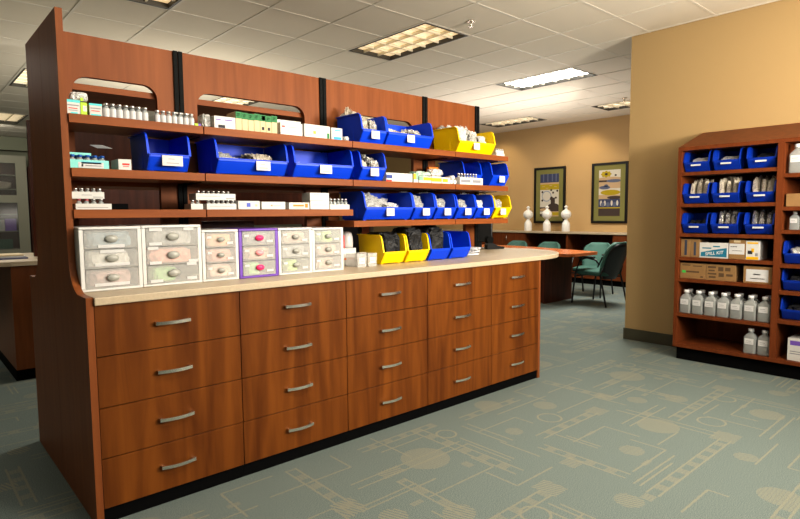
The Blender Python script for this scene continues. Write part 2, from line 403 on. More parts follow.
# ---- ceiling fixtures
REFL = mat('louver_reflector', (.80, .74, .60), .35, .3)
FRAME = mat('fixture_frame', (.05, .045, .035), .5)
def lamp_mat(n, c, s): return mat(n, (.8, .8, .8), .5, emit=c, estr=s)
LM = {'warm': lamp_mat('lamp_warm', (1., .70, .36), .85), 'bright': lamp_mat('lamp_bright', (1., .98, .93), 7.0), 'dim': lamp_mat('lamp_dim', (1., .85, .62), 1.2)}
FL = {'L1': ('warm', 'recessed ceiling light with warm amber louvers above the long shelf unit'),
      'L2': ('bright', 'brightly lit white recessed ceiling light above the meeting table'),
      'L3': ('dim', 'low-angled louvered ceiling light just past the end of the yellow bin'),
      'L4': ('dim', 'louvered ceiling light by the back wall above the right framed picture'),
      'TL': ('warm', 'louvered ceiling light cut by the top edge of the photo'),
      'B1': ('dim', 'upper of the two ceiling lights left of the tall end panel'),
      'B2': ('dim', 'lower, farther ceiling light left of the tall end panel'),
      'M1': ('dim', 'louvered ceiling light above the rear aisle behind the shelves'),
      'M2': ('dim', 'louvered ceiling light above the far side of the room'),
      'M3': ('dim', 'louvered ceiling light near the far wall on the meeting side'),
      'M4': ('dim', 'louvered ceiling light near the far wall behind the shelves')}
for k, (i, j) in FIX.items():
    kind, lab = FL[k]
    xa, ya = GX0+i*GX+T, GY0+j*GY+T; w, d = GX-2*T, 2*GY-2*T
    t = thing('ceiling_light', lab, 'ceiling light', (xa, ya, CZ), group='recessed louvered ceiling lights')
    f = MB()
    for (a, b_, c, e) in [(0, w, 0, .02), (0, w, d-.02, d), (0, .02, .02, d-.02), (w-.02, w, .02, d-.02)]: f.box(a, b_, c, e, -.006, .10, FRAME)
    f.build('frame', t)
    f = MB(); f.box(.02, w-.02,   .02, d-.02, .036, .10, LM[kind]); f.build('lamp_panel', t)
    f = MB()
    for q in range(1, 3): f.box(w*q/3-.006, w*q/3+.006, .021, d-.021, .006, .0355, REFL)
    for q in range(1, 6): f.box(.021, w-.021, d*q/6-.006, d*q/6+.006, .006, .035, REFL)
    f.build('louver', t)
def sprinkler(x, y, lab):
    f = MB(); f.lathe([(.035, CZ-.008), (.035, CZ-.0005)], NICKEL, seg=16); f.lathe([(.008, CZ-.05), (.012, CZ-.03), (.01, CZ-.008)], NICKEL, seg=10); f.lathe([(.022, CZ-.054), (.022, CZ-.05)], NICKEL, seg=12)
    o = f.build('fire_sprinkler', loc=(x, y, 0)); tag(o, lab, 'sprinkler', 'ceiling sprinkler heads')
sprinkler(3.47, .954, 'small ceiling sprinkler head beside the amber louvered light')
sprinkler(7.9, 1.72, 'small ceiling sprinkler head near the wall corner')

# ------------------------------------------------------------------ front island
PT = .0284; CW = .6444; XR = 3.218; ZT = .943; ZB = .066; CT = .977; D = 1.255; HT = 2.207; YB = .585; YW = .272
def panel_poly(mirror=False):
    p = [(0, 0), (0, .977), (.10, .977)] + arc(.112, 1.137, .16, -90, 0, 8) + [(YW, HT), (D/2-.0012, HT), (D/2-.0012, 0)]
    return [(D-a, b) for (a, b) in p] if mirror else p
m = MB(); m.prism(panel_poly(), 'x', 0, PT, W_PANEL)
tag(m.build('end_panel'), 'tall cherry end panel with curved step, front half of the pair', 'panel', 'end panels of the drawer island')
m = MB(); m.prism(panel_poly(True), 'x', 0, PT, W_PANEL)
tag(m.build('end_panel'), 'tall cherry end panel, rear half behind the vertical seam', 'panel', 'end panels of the drawer island')
m = MB(); m.box(XR-PT, XR, .004, D-.004, 0, CT-.034, W_PANEL, .001)
tag(m.build('end_panel'), 'low cherry end panel under the rounded end of the worktop', 'panel', 'end panels of the drawer island')

colX = [PT+k*CW for k in range(5)]+[XR-PT]
dz = (ZT-ZB)/4
def handle_mesh(L=.155):
    f = MB(); n = 14; prev = None
    for s_ in (-1, 1): f.box(s_*L/2-.008*(s_ < 0)-.002*(s_ > 0)*0, s_*L/2+.008, -.03, 0, -.008, .008, NICKEL, .002) if False else None
    pts = [(-L/2+L*i/n, -.020-.014*math.sin(PI*i/n)) for i in range(n+1)]
    outer = [(x, y-.0) for x, y in pts]; inner = [(x, y+.006) for x, y in pts][::-1]
    f.prism(outer+inner, 'z', -.0075, .0075, NICKEL)
    for s_ in (-1, 1): f.box(s_*(L/2-.008)-.008, s_*(L/2-.008)+.008, -.0165, .0, -.0075, .0075, NICKEL)
    return f
hm = handle_mesh().build('handle'); HME = hm.data; bpy.data.objects.remove(hm)
ordn = ['first', 'second', 'third', 'fourth', 'fifth']
for c in range(5):
    x0, x1 = colX[c], colX[c+1]
    t = thing('drawer_cabinet', f'four-drawer cherry base cabinet, {ordn[c]} column from the tall end panel', 'cabinet', ((x0+x1)/2, 0, 0), group='drawer cabinets of the island')
    hw = (x1-x0)/2
    f = MB(); f.box(-hw+.0005, hw-.0005, .0215, .60, ZB, CT-.0345, W_DARK); f.build('carcass', t)
    f = MB(); f.box(-hw+.0005, hw-.0005, .014, .59, 0, ZB-.0005, BLACK); f.build('toe_kick', t)
    for r in range(4):
        za, zb = ZT-(r+1)*dz+.0015, ZT-r*dz-.0015
        f = MB(); f.box(-hw+.0015, hw-.0015, 0, .020, za, zb, W_DRAWER, .0012, 1)
        dr = f.build('drawer', t)
        h = bpy.data.objects.new('handle', HME); COL.objects.link(h); h.parent = dr; h.location = (.0 if c else -.005, 0, (za+zb)/2+.004)
# worktop
poly = [(PT+.0005, -.014), (3.20, -.014)] + arc(3.22, D/2, .70, -88, 88, 28, ry=.642) + [(3.2, D+.014), (PT+.0005, D+.014)]
m = MB(); vs = m.prism(poly, 'z', CT-.034, CT-.0006, COUNTER)
o = m.build('worktop'); tag(o, 'cream laminate worktop with rounded peninsula end on the drawer island', 'worktop')
bv = o.modifiers.new('edge', 'BEVEL'); bv.width = .004; bv.segments = 2; bv.limit_method = 'ANGLE'; bv.angle_limit = math.radians(50)

# back panels with arched openings, and the slotted standards
mod = [PT+.001, .637, 1.579, 2.513, 3.146]
opens = [(.12, .522), (.739, 1.44), (1.70, 2.395), (2.63, 2.985)]
pl = ['nearest the tall end panel', 'second from the tall end panel', 'third from the tall end panel', 'farthest from the tall end panel']
for c in range(4):
    a, b_ = mod[c]+.0006, mod[c+1]-.0006; oa, ob = opens[c]; zt = 1.998
    # one board with an opening from worktop level to a round-cornered top
    poly = [(a, CT), (oa, CT)] + [(oa, zt-.07)] + arc(oa+.07, zt-.07, .07, 180, 90, 6)[1:] + arc(ob-.07, zt-.07, .07, 90, 0, 6) + [(ob, CT), (b_, CT), (b_, HT-.008), (a, HT-.008)]
    m = MB(); m.prism(poly, 'y', YB, YB+.03, W_PANEL)
    tag(m.build('back_panel'), f'cherry back board with arched opening, {pl[c]}', 'panel', 'back boards above the worktop')
sx = [.637, 1.579, 2.513, 3.121]
for c in range(4):
    m = MB(); xx = sx[c]
    for q in (-1, 1):
        m.box(xx+q*.0135-.0115, xx+q*.0135+.0115, YB-.010, YB-.0005, CT+.001, HT-.006, STEEL_BLACK, .001, 1)
        z = CT+.05
        while z < HT-.04:
            m.box(xx+q*.0135-.003, xx+q*.0135+.003, YB-.0104, YB-.0099, z, z+.018, SLOT); z += .05
    tag(m.build('slotted_standard'), f'black slotted steel upright, {ordn[c]} from the tall end panel', 'shelf upright', 'black shelf uprights')

ST, S2, S3, S3B = 1.763, 1.527, 1.343, 1.272; TH = .040; YS = .262
segs = [(PT+.001, .632), (.636, 1.575), (1.579, 2.511), (2.515, 3.132)]
def shelf(x0, x1, z, lab, y0=YS, y1=YB-.0112, grp='front shelves'):
    t = thing('shelf', lab, 'shelf', ((x0+x1)/2, y0, z), group=grp)
    w = (x1-x0)/2
    f = MB(); f.box(-w, w, 0, y1-y0, -TH, -.0006, W_SHELF, .0015, 1); f.build('board', t)
    for q in (-1, 1):
        f = MB(); f.prism([(y1-y0, -TH-.0005), (.10, -TH-.0005), (.10, -TH-.003), (y1-y0, -TH-.0065)], 'x', q*(w-.018)-.002, q*(w-.018)+.002, STEEL_BLACK); f.build('bracket', t)
for c, (a, b_) in enumerate(segs):
    shelf(a, b_, ST, f'top row cherry shelf, {ordn[c]} length from the tall end panel')
    shelf(a, b_, S2, f'second row cherry shelf, {ordn[c]} length from the tall end panel')
    shelf(a, b_, S3 if c < 2 else S3B, f'lowest row cherry shelf, {ordn[c]} length from the tall end panel')
for c, (a, b_) in enumerate([(PT+.001, 1.578), (1.58, 3.13)]):
    for z, nm in ((1.967, 'upper'), (1.497, 'lower')):
        f = MB(); f.box(a, b_, YB+.031, .98, z-.032, z, W_SHELF, .0015, 1)
        tag(f.build('shelf'), f'{nm} rear shelf glimpsed through the {"near" if c == 0 else "far"} openings', 'shelf', 'rear shelves')

# ------------------------------------------------------------------ storage bins
def bin_mesh(w, d, h, m_):
    """hopper-front bin: front lip at y=0, base on z=0"""
    f = MB(); bm = f.bm; t = .003
    prof = [(.040, .006), (.0, .070), (.0, .080), (.016, h*.80), (.026, h*.94), (.045, h), (d, h), (d-.012, .006)]   # side outline (y,z)
    wb = w/2-.012; wt = w/2-.006
    def X(z): return wb+(wt-wb)*min(1, z/h)
    for sgn in (-1, 1):
        for k, fl in ((0, 0), (1, 1)):
            pass
        A = [bm.verts.new((sgn*X(z), y, z)) for y, z in prof]; B = [bm.verts.new((sgn*(X(z)-t), y, z)) for y, z in prof]
        fs = [bm.faces.new(A), bm.faces.new(B)]
        for i in range(len(A)): fs.append(bm.faces.new((A[i], A[(i+1) % len(A)], B[(i+1) % len(A)], B[i])))
        bmesh.ops.recalc_face_normals(bm, faces=fs); f.faces(fs, m_)
        # rim flange along hopper slope and top
        pts = [(.0, .080), (.016, h*.80), (.026, h*.94), (.045, h), (d, h)]
        for (ya, za), (yb, zb) in zip(pts[:-1], pts[1:]):
            n = Vector((0, -(zb-za), yb-ya)).normalized()*.006
            q = [(sgn*X(za), ya, za), (sgn*X(zb), yb, zb), (sgn*w/2, yb, zb), (sgn*w/2, ya, za)]
            v0 = [bm.verts.new(p) for p in q]; v1 = [bm.verts.new(Vector(p)-n) for p in q]
            fs = [bm.faces.new(v0), bm.faces.new(v1)]+[bm.faces.new((v0[i], v0[(i+1) % 4], v1[(i+1) % 4], v1[i])) for i in range(4)]
            bmesh.ops.recalc_face_normals(bm, faces=fs); f.faces(fs, m_)
        # moulded rib on the side
        f.box(sgn*(X(h*.5)-.0005)-.001, sgn*(X(h*.5)-.0005)+.004, d*.36, d*.62, .02, h*.93, m_, .0015, 1)
    xi = wb-.001
    f.box(-xi, xi, .040, d-.012, .006, .009, m_)
    f.prism([(d-.0155, .006), (d-.0125, .006), (d, h), (d-.003, h)], 'x', -xi-.002, xi+.002, m_)
    f.box(-w/2, w/2, d, d+.008, h-.006, h, m_)
    f.prism([(.040, .006), (.044, .006), (.0035, .070), (.0035, .084), (0, .084), (0, .070)], 'x', -w/2+.008, w/2-.008, m_)
    f.box(-w/2+.004, w/2-.004, -.004, .0035, .080, .085, m_, .001, 1)
    for sgn in (-1, 1):
        f.box(sgn*(wb-.02)-.012, sgn*(wb-.02)+.012, .05, d-.02, 0, .006, m_)
    return f
BINS = {}
def put_bin(w, d, h, m_, x, y, z, lab, rz=0., group='hopper-front storage bins', card=.068, cardx=.0):
    t = thing('storage_bin', lab, 'storage bin', (x, y, z), rz, group)
    key = (w, d, h, m_.name)
    if key not in BINS:
        o = bin_mesh(w, d, h, m_).build('bin_body', t); BINS[key] = o.data
    else:
        o = bpy.data.objects.new('bin_body', BINS[key]); COL.objects.link(o); o.parent = t
    if card:
        f = MB(); f.box(cardx-card/2, cardx+card/2, -.0062, -.0046, .028, .078, PAPER)
        f.box(cardx-card*.3, cardx+card*.3, -.0066, -.0061, .040, .043, INK); f.box(cardx-card*.2, cardx+card*.1, -.0066, -.0061, .060, .0625, INK)
        f.build('label_card', t)
    return t
def lump(name, w, d, h, m_, loc, lab, cat, seed, rot=(0, 0, 0), group=None, sub=3, amp=.3, freq=2.2, p=.55, crinkle=0.):
    f = MB(); f.blob(w, d, h, m_, seed, sub, amp, freq, p=p, crinkle=crinkle)
    o = f.build(name, loc=loc, rot=rot); return tag(o, lab, cat, group)

BH = .187; BD = .275; SW = .212; BW = .425
YF = .268
def bags(x, z, w, specs, where, yo=0.):
    """specs: (xoffset, width, depth, height, material, name, description, yoffset, count): loose packets standing in the bin"""
    for (dx, ww, dd, hh, m_, nm, adj, dy, n_) in specs:
        if n_ == 1:
            lump(nm, ww, dd, hh, m_, (x+dx, YF+yo+dy, z+.0105), f'{adj} {where}', nm.split('_')[-1], random.randint(1, 900), sub=4, amp=.3, freq=3.2, p=.42, crinkle=.06)
            continue
        for i in range(n_):
            k = i/(n_-1)
            hq = hh*(.85+.25*random.random())*(.80+.28*k); wq = ww*(.8+.2*random.random())
            lump(nm, wq, dd/n_*.6, hq, m_, (x+dx+random.uniform(-1, 1)*(ww-wq)*.5, YF+yo+dy+(k-.5)*dd*.66, z+.016), f'{adj} {where}', nm.split('_')[-1], random.randint(1, 900),
                 rot=(-.16, random.uniform(-.06, .06), random.uniform(-.08, .08)), group=f'{adj} {where}'[:60], sub=4, amp=.42, freq=3.0, p=.5, crinkle=.38)

# top row
put_bin(SW, BD, BH, BLUE, 1.762, YF, ST, 'small blue bin of tan foil packets at the top row, beside the pale cartons')
bags(1.762, ST, SW, [(-.042, .08, .19, .215, TANFOIL, 'packet', 'crumpled tan packet at the left of', .125, 5), (.045, .08, .19, .185, FOIL, 'packet', 'silvery packet at the right of', .125, 5)], 'the small blue bin on the top row')
put_bin(BW, BD, BH, BLUE, 2.081, YF, ST, 'wide blue bin of small packets on the top row, left of the yellow bin', cardx=-.01)
bags(2.075, ST, BW, [(-.125, .12, .18, .135, CREAMPK, 'packet', 'cream packet at the left of', .13, 5), (.0, .11, .18, .13, TANFOIL, 'packet', 'tan packet in the middle of', .13, 5), (.125, .11, .18, .14, FOIL, 'packet', 'foil packet at the right of', .13, 5)], 'the wide blue bin on the top row')
put_bin(BW, BD, BH, YELLOW, 2.768, YF, ST, 'wide yellow bin of clear bags on the top row', cardx=-.02)
bags(2.768, ST, BW, [(-.1, .17, .19, .225, FILMW, 'plastic_bag', 'tall clear bag at the left of', .13, 4), (.03, .09, .18, .215, FILM, 'plastic_bag', 'clear bag in the middle of', .13, 4), (.13, .11, .17, .17, FILMW, 'plastic_bag', 'lower clear bag at the right of', .12, 4)], 'the wide yellow bin on the top row')
# second row
put_bin(SW, BD, BH, BLUE, .462, YF, S2, 'small empty-looking blue bin on the second row, nearest the tall end panel', card=.10, cardx=.01)
put_bin(BW, BD, BH, BLUE, .914, YF, S2, 'wide blue bin of grey packets on the second row, under the green cartons', cardx=.05, card=.085)
bags(.914, S2, BW, [(-.1, .17, .19, .105, GREYPK, 'packet', 'low grey packet at the left of', .13, 5), (.095, .16, .19, .135, TANFOIL, 'packet', 'taller tan packet at the right of', .13, 5)], 'the wide blue bin under the green cartons')
put_bin(BW, BD, BH, BLUE, 1.377, YF, S2, 'wide nearly empty blue bin on the second row', cardx=-.0, card=.085)
bags(1.377, S2, BW, [(-.08, .19, .18, .092, GREYPK, 'packet', 'low grey packet in', .14, 4)], 'the wide nearly empty blue bin on the second row')
put_bin(SW, BD, BH, BLUE, 1.752, YF, S2, 'small blue bin of cream and silver foil packets on the second row', cardx=.0)
bags(1.752, S2, SW, [(-.045, .08, .19, .165, CREAMPK, 'packet', 'cream packet at the left of', .125, 5), (.045, .08, .16, .178, FOIL, 'packet', 'crinkled silver foil packet at the right of', .10, 4)], 'the foil-filled blue bin on the second row')
put_bin(SW, BD, BH, BLUE, 2.80, YF+.07, S2, 'small blue bin set back on the second row, behind the rightmost blue bin', card=0)
put_bin(SW, BD*.92, BH, BLUE, 3.045, YF, S2, 'rightmost small blue bin on the second row, at the shelf end', cardx=.01)
bags(3.045, S2, SW, [(-.05, .075, .15, .15, CREAMPK, 'packet', 'cream packet in', .12, 3)], 'the rightmost small blue bin on the second row')
# lowest row
put_bin(BW, BD, BH, BLUE, 1.887, YF, S3B, 'wide blue bin of clear bags on the lowest row, next to the vial trays', cardx=-.005)
bags(1.887, S3B, BW, [(-.1, .18, .20, .182, FILM, 'plastic_bag', 'tall clear bag at the left of', .135, 5), (.09, .15, .18, .12, FILMW, 'plastic_bag', 'low clear bag at the right of', .13, 4)], 'the wide blue bin on the lowest row')
low = ['first', 'second', 'third', 'fourth']
for i, x in enumerate((2.208, 2.425, 2.647, 2.862)):
    put_bin(SW, BD, BH, BLUE, x, YF, S3B, f'{low[i]} small blue bin to the right of the wide blue bin, lowest row', cardx=.005)
    bags(x, S3B, SW, [(.0, .165, .20, (.165, .18, .16, .178)[i], FILM if i < 3 else FILMW, 'plastic_bag', 'crumpled clear bag in', .13, 4)], f'the {low[i]} small blue bin of the lowest row')
put_bin(SW, BD*.9, BH, YELLOW, 3.082, YF, S3B, 'small yellow bin of clear bags at the right end of the lowest row', cardx=-.01)
bags(3.082, S3B, SW, [(-.015, .15, .19, .19, FILM, 'plastic_bag', 'crumpled clear bag in', .12, 4)], 'the small yellow bin of the lowest row')
# on the worktop
YC = .27
put_bin(SW, BD, BH+.012, YELLOW, 1.928, YC, CT, 'left small yellow bin of black items on the worktop', card=0)
bags(1.928, CT, SW, [(.0, .180, .215, .205, DARKPK, 'glove_bundle', 'black bundle in', .14, 1)], 'the left yellow bin on the worktop', .002)
put_bin(SW, BD, BH+.012, YELLOW, 2.148, YC, CT, 'right small yellow bin of black items on the worktop', card=0)
bags(2.148, CT, SW, [(.0, .170, .20, .232, DARKPK, 'glove_bundle', 'overflowing black bundle in', .135, 1)], 'the right yellow bin on the worktop', .002)
put_bin(SW, BD, BH+.012, BLUE, 2.368, YC, CT, 'small blue bin of black items on the worktop', card=0)
bags(2.368, CT, SW, [(.0, .170, .20, .236, DARKPK, 'glove_bundle', 'tall black bundle in', .14, 1)], 'the blue bin on the worktop', .002)
put_bin(SW, BD, BH+.012, BLUE, 2.588, YC, CT, 'small empty blue bin on the worktop, end of its row', card=0)

# ------------------------------------------------------------------ cartons, vials and small stock
def carton(name, lab, x, y, z, w, d, h, m_=WCARD, decals=(), rz=0., cat='box', group=None, top=None):
    """decals: (u0,u1,v0,v1,mat) as fractions of the front face"""
    f = MB(); f.box(-w/2, w/2, 0, d, 0, h, m_, min(.0012, h*.05), 1)
    for (u0, u1, v0, v1, q) in decals:
        f.box(-w/2+u0*w, -w/2+u1*w, -.0005, .001, v0*h, v1*h, q)
    if top: f.box(-w/2+.002, w/2-.002, .002, d-.002, h-.0004, h+.0004, top)
    o = f.build(name, loc=(x, y, z), rot=(0, 0, rz)); return tag(o, lab, cat, group)
def text_rows(rows, m_=INK):
    return [(u0, u1, v, v+t, m_) for (u0, u1, v, t) in rows]

YI = .285
carton('carton', 'white and teal carton at the left end of the top shelf, under a plastic bag', .055, YI, ST, .055, .09, .062,
       decals=[(0, 1, .82, 1, TEALINK), (.3, .8, .02, .14, TEALINK), (.08, .92, .58, .66, INK), (.15, .8, .38, .44, REDINK), (.15, .8, .24, .29, INK)])
carton('carton', 'lime green carton with round white emblem on the top shelf', .098, YI+.004, ST, .026, .09, .056, m_=LIMEINK, decals=[(.35, .95, .3, .75, PAPER)])
carton('carton', 'white and teal carton right of the lime carton on the top shelf', .145, YI, ST, .052, .09, .056,
       decals=[(0, 1, .84, 1, TEALINK), (.1, .9, .04, .16, TEALINK), (.1, .9, .58, .66, INK), (.15, .8, .38, .44, REDINK)], rz=-.06)
lump('plastic_bag', .075, .05, .042, FILMW, (.088, YI+.045, ST+.0635), 'crumpled clear bag lying on the teal cartons at the top shelf', 'bag', 5)
carton('pouch', 'bright lime pouch tucked into the clear bag on the top shelf', .093, YI+.012, ST+.0635, .012, .004, .014, m_=LIMEINK, cat='pouch')

def vial_mesh(r=.0125, h=.062, label=True, cap=SILVERCAP, body=None):
    f = MB()
    mz = [(0, h*.06, GLASSV), (h*.06, h*.62, PAPER if label else GLASSV), (h*.62, h*.83, GLASSV), (h*.83, h*1.01, cap)]
    f.lathe([(r*.9, 0), (r, .002), (r, h*.06), (r, h*.34), (r, h*.62), (r*.9, h*.68), (r*.62, h*.74), (r*.62, h*.83), (r*.78, h*.832), (r*.78, h*.99), (r*.7, h)], GLASSV, seg=14, mz=mz)
    return f
def vial_row(xs, y, z, lab, group, mesh):
    for x in xs:
        o = bpy.data.objects.new('vial', mesh); COL.objects.link(o); o.location = (x, y, z)
        tag(o, lab, 'vial', group)
def mesh_of(f, n):
    o = f.build(n); me = o.data; bpy.data.objects.remove(o); return me
VM = mesh_of(vial_mesh(.0145, .066), 'vial'); VS = mesh_of(vial_mesh(.0135, .060), 'vial')
n = 7
vial_row([.192+.0285*i for i in range(n)], YI+.016, ST, 'white-labelled vial in the front rank of the long vial group, top shelf', 'front rank of the long vial group', VM)
vial_row([.192+.0285*i for i in range(n)], YI+.05, ST, 'white-labelled vial in the second rank of the long vial group, top shelf', 'second rank of the long vial group', VM)
vial_row([.420+.0275*i for i in range(4)], YI+.016, ST, 'white-labelled vial in the short middle group on the top shelf', 'short middle vial group', VS)
vial_row([.531+.0285*i for i in range(3)], YI+.016, ST, 'white-labelled vial in the front rank of the last vial group, top shelf', 'front rank of the last vial group', VS)
vial_row([.523+.0285*i for i in range(3)], YI+.05, ST, 'white-labelled vial in the back rank of the last vial group, top shelf', 'back rank of the last vial group', VM)
carton('sachet', 'tiny lime and violet sachet lying at the first shelf joint', .615, YI, ST, .030, .03, .014, m_=LIMEINK, decals=[(.55, 1, 0, 1, PURPLEINK)], cat='sachet')
lump('plastic_bag', .05, .07, .075, FILMW, (.676, YI+.06, ST+.0005), 'small crumpled white bag just past the first shelf joint', 'bag', 12)
carton('carton', 'white carton with violet print and black square on the top shelf', .760, YI, ST, .118, .10, .064, decals=[(.08, .3, .68, .76, PURPLEINK), (.5, .85, .68, .76, PURPLEINK), (.18, .5, .06, .30, DARKINK)])
for i in range(7):
    w = .0355; x = .838+i*w
    carton('carton', f'narrow cream carton with green top, {["first","second","third","fourth","fifth","sixth","seventh"][i]} from the left in its row', x, YI, ST, w-.001, .11, .098-.002*(i % 3), m_=CREAM,
           decals=[(0, 1, .64, 1, GREENINK), (.15, .5, .76, .80, PALEGREEN), (.2, .7, .86, .9, PALEGREEN)]+([(.3, .7, .15, .32, DARKINK)] if i in (4, 5) else [])+([(.35, .9, .7, .95, PALEGREEN)] if i == 4 else []), group='green and cream cartons on the top shelf', top=GREENINK)
carton('carton', 'long white carton lying behind the red-printed one on the top shelf', 1.20, YI+.155, ST, .24, .09, .112)
carton('carton', 'white carton with small red print on the top shelf', 1.160, YI, ST, .145, .12, .070, decals=[(.06, .2, .62, .74, REDINK), (.3, .85, .64, .68, INK), (.3, .7, .35, .38, INK)])
carton('carton', 'white carton with green arrow print on the top shelf', 1.335, YI, ST, .185, .10, .076, decals=[(.1, .75, .72, .76, INK), (.34, .44, .3, .52, LIMEINK), (.88, .97, 0, .45, GREENINK), (.1, .3, .2, .24, INK)], rz=.04)
carton('carton', 'white carton with blue swoosh print on the top shelf', 1.476, YI, ST, .082, .10, .072, decals=[(.2, .9, .0, .26, BLUEINK), (.3, .85, .72, .86, TEALINK), (.1, .6, .5, .54, INK)])
carton('carton', 'pale blue flat carton behind the arrow-printed carton on the top shelf', 1.40, YI+.115, ST, .19, .06, .092, decals=[(.1, .4, .7, .84, BLUEINK)])
f = MB(); vs = f.lathe([(.018, 0), (.019, .004), (.019, .022), (.017, .026)], FILMW, seg=18); tag(f.build('tape_roll', loc=(1.548, YI+.01, ST)), 'small white roll at the right end of the pale cartons', 'roll')
carton('carton', 'small white vial tray at the right end of the top shelf', 3.062, YI, ST, .10, .08, .022)
vial_row([3.024+.0255*i for i in range(4)], YI+.015, ST+.0228, 'pale vial on the small tray at the right end of the top shelf', 'vials at the right end of the top shelf', mesh_of(vial_mesh(.011, .035), 'vial'))

# --- second shelf
def tray(name, lab, x, y, z, w, d, h, m_, decals=(), group=None, cat='tray'):
    f = MB(); t = .003
    f.box(-w/2, w/2, 0, t, 0, h, m_); f.box(-w/2, w/2, d-t, d, 0, h, m_); f.box(-w/2, -w/2+t, t, d-t, 0, h, m_); f.box(w/2-t, w/2, t, d-t, 0, h, m_); f.box(-w/2+t, w/2-t, t, d-t, 0, t, m_)
    for (u0, u1, v0, v1, q) in decals: f.box(-w/2+u0*w, -w/2+u1*w, -.0006, .0004, v0*h, v1*h, q)
    return tag(f.build(name, loc=(x, y, z)), lab, cat, group)
tray('vial_tray', 'aqua plastic tray of blue-capped vials at the left end of the second shelf', .108, YI, S2, .162, .14, .038, AQUA, decals=[(.22, .86, .06, .72, PAPER), (.3, .8, .55, .75, BLUEINK), (.3, .34, .2, .5, INK), (.4, .8, .3, .36, INK)])
VB = mesh_of(vial_mesh(.0125, .058, True, mat('blue_cap', (.01, .10, .42), .4)), 'vial')
for r in range(3):
    vial_row([.046+.0305*i for i in range(5)], YI+.025+.04*r, S2+.0035, f'blue-capped vial in the {["front","middle","back"][r]} rank of the aqua tray', f'{["front","middle","back"][r]} vials of the aqua tray', VB)
tray('vial_tray', 'second smaller aqua tray stacked behind on the blue caps', .080, YI+.055, S2+.0622, .10, .08, .012, AQUA)
f = MB(); f.prism([(-.05, 0), (-.015, .02), (.05, .016), (.002, -.004)], 'z', 0, .0012, PAPER)
o = f.build('paper_leaflet', loc=(.175, YI+.05, S2+.1105), rot=(-.55, 0, 0)); tag(o, 'folded white leaflet lying across the aqua trays', 'leaflet')
carton('carton', 'white carton with red print on the second shelf, left of the first blue bin', .258, YI, S2, .058, .12, .050, decals=[(.3, .85, .45, .62, REDINK), (.35, .8, .3, .36, REDINK)], rz=.0)
carton('carton', 'white ridged carton with blue end on the second shelf', 1.985, YI, S2, .235, .10, .058, decals=[(0, .22, .35, .75, mat('navy_ink', (.02, .05, .25), .6)), (.0, .2, 0, .2, REDINK), (.35, .95, .3, .34, INK), (.35, .95, .6, .64, INK)])
carton('carton', 'pale carton with yellow side standing on the second shelf', 2.135, YI, S2, .045, .09, .066, m_=PALEGREEN, decals=[(0, .5, .35, .9, YELLOWINK), (0, 1, 0, .3, PAPER)])
carton('carton', 'first yellow-banded white packet on the second shelf', 2.225, YI, S2, .12, .09, .046, decals=[(.35, 1, .38, .85, YELLOWINK), (0, .32, .35, .95, PALEGREEN)])
carton('carton', 'second yellow-banded white packet on the second shelf', 2.338, YI, S2, .10, .09, .05, decals=[(.0, .98, .25, .75, YELLOWINK)])
carton('carton', 'third yellow-banded white packet on the second shelf', 2.435, YI, S2, .088, .09, .046, decals=[(.1, .7, .25, .75, YELLOWINK)])
lump('packet_bundle', .17, .08, .036, packets('green_white_packets', (.24, .40, .30), (.5, .66, .56), (.8, .82, .8), 30, .3), (2.22, YI+.045, S2+.0470), 'pale green wrapped bundle on the yellow-banded packets', 'packets', 31)
lump('packet_bundle', .13, .08, .055, FILMW, (2.36, YI+.045, S2+.0515), 'clear wrapped bundle beside the orange card', 'packets', 33)
carton('carton', 'bright orange card box at the back of the second shelf', 2.50, YI+.19, S2, .10, .03, .135, m_=ORANGE)
for i, (dx, dz_) in enumerate([(0, 0), (.036, 0), (.018, .0315)]):
    f = MB(); f.lathe([(.0155, 0), (.0155, .07)], WCARD, seg=14)
    tag(f.build('paper_roll', loc=(2.50+dx, YI+.075, S2+.016+dz_), rot=(PI/2, 0, 0)), f'small white roll beside the yellow-banded packets, {["left","right","top"][i]} of three', 'roll', 'white rolls on the second shelf')
tray('vial_tray', 'long white vial tray with dark vials on the second shelf', 2.70, YI-.012, S2, .26, .075, .052, WCARD, decals=[(.05, .45, .3, .7, INK), (.55, .9, .3, .7, INK)])
VD = mesh_of(vial_mesh(.0125, .082, False, SILVERCAP), 'vial')
vial_row([2.60+.033*i for i in range(7)], YI+.03, S2+.0035, 'dark glass vial with silver cap in the long white tray', 'vials in the long white tray', VD)

# --- lowest shelf, vial trays and cartons
VC = mesh_of(vial_mesh(.0115, .044, False, SILVERCAP), 'vial')
VR = mesh_of(vial_mesh(.0115, .044, False, mat('rose_cap', (.55, .12, .14), .4)), 'vial')
def rank(x0, dx, n_, y, z, lab, grp, me): vial_row([x0+dx*i for i in range(n_)], y, z, lab, grp, me)
tray('vial_tray', 'lower white vial tray near the tall end panel, lowest shelf', .118, YI, S3, .148, .09, .026, WCARD, decals=[(.05, .9, .3, .4, INK)])
rank(.062, .03, 2, YI+.02, S3+.0035, 'rose-capped vial in the lower tray near the end panel', 'rose-capped vials near the end panel', VR)
rank(.122, .03, 2, YI+.02, S3+.0035, 'silver-capped vial in the lower tray near the end panel', 'silver-capped vials near the end panel', VC)
tray('vial_tray', 'upper white vial tray stacked near the tall end panel', .098, YI+.004, S3+.0482, .132, .09, .031, WCARD, decals=[(.3, .6, .5, .58, INK), (.65, .95, .2, .3, INK)])
rank(.050, .0245, 5, YI+.02, S3+.0517, 'silver-capped vial in the upper tray near the end panel', 'vials of the upper tray near the end panel', VC)
carton('case', 'small black case lying behind the lower vial tray', .245, YI+.06, S3, .075, .06, .028, m_=BLACK, cat='case')
tray('vial_tray', 'lower left half white vial tray at the first shelf joint', .610, YI, S3, .046, .09, .030, WCARD) if False else None
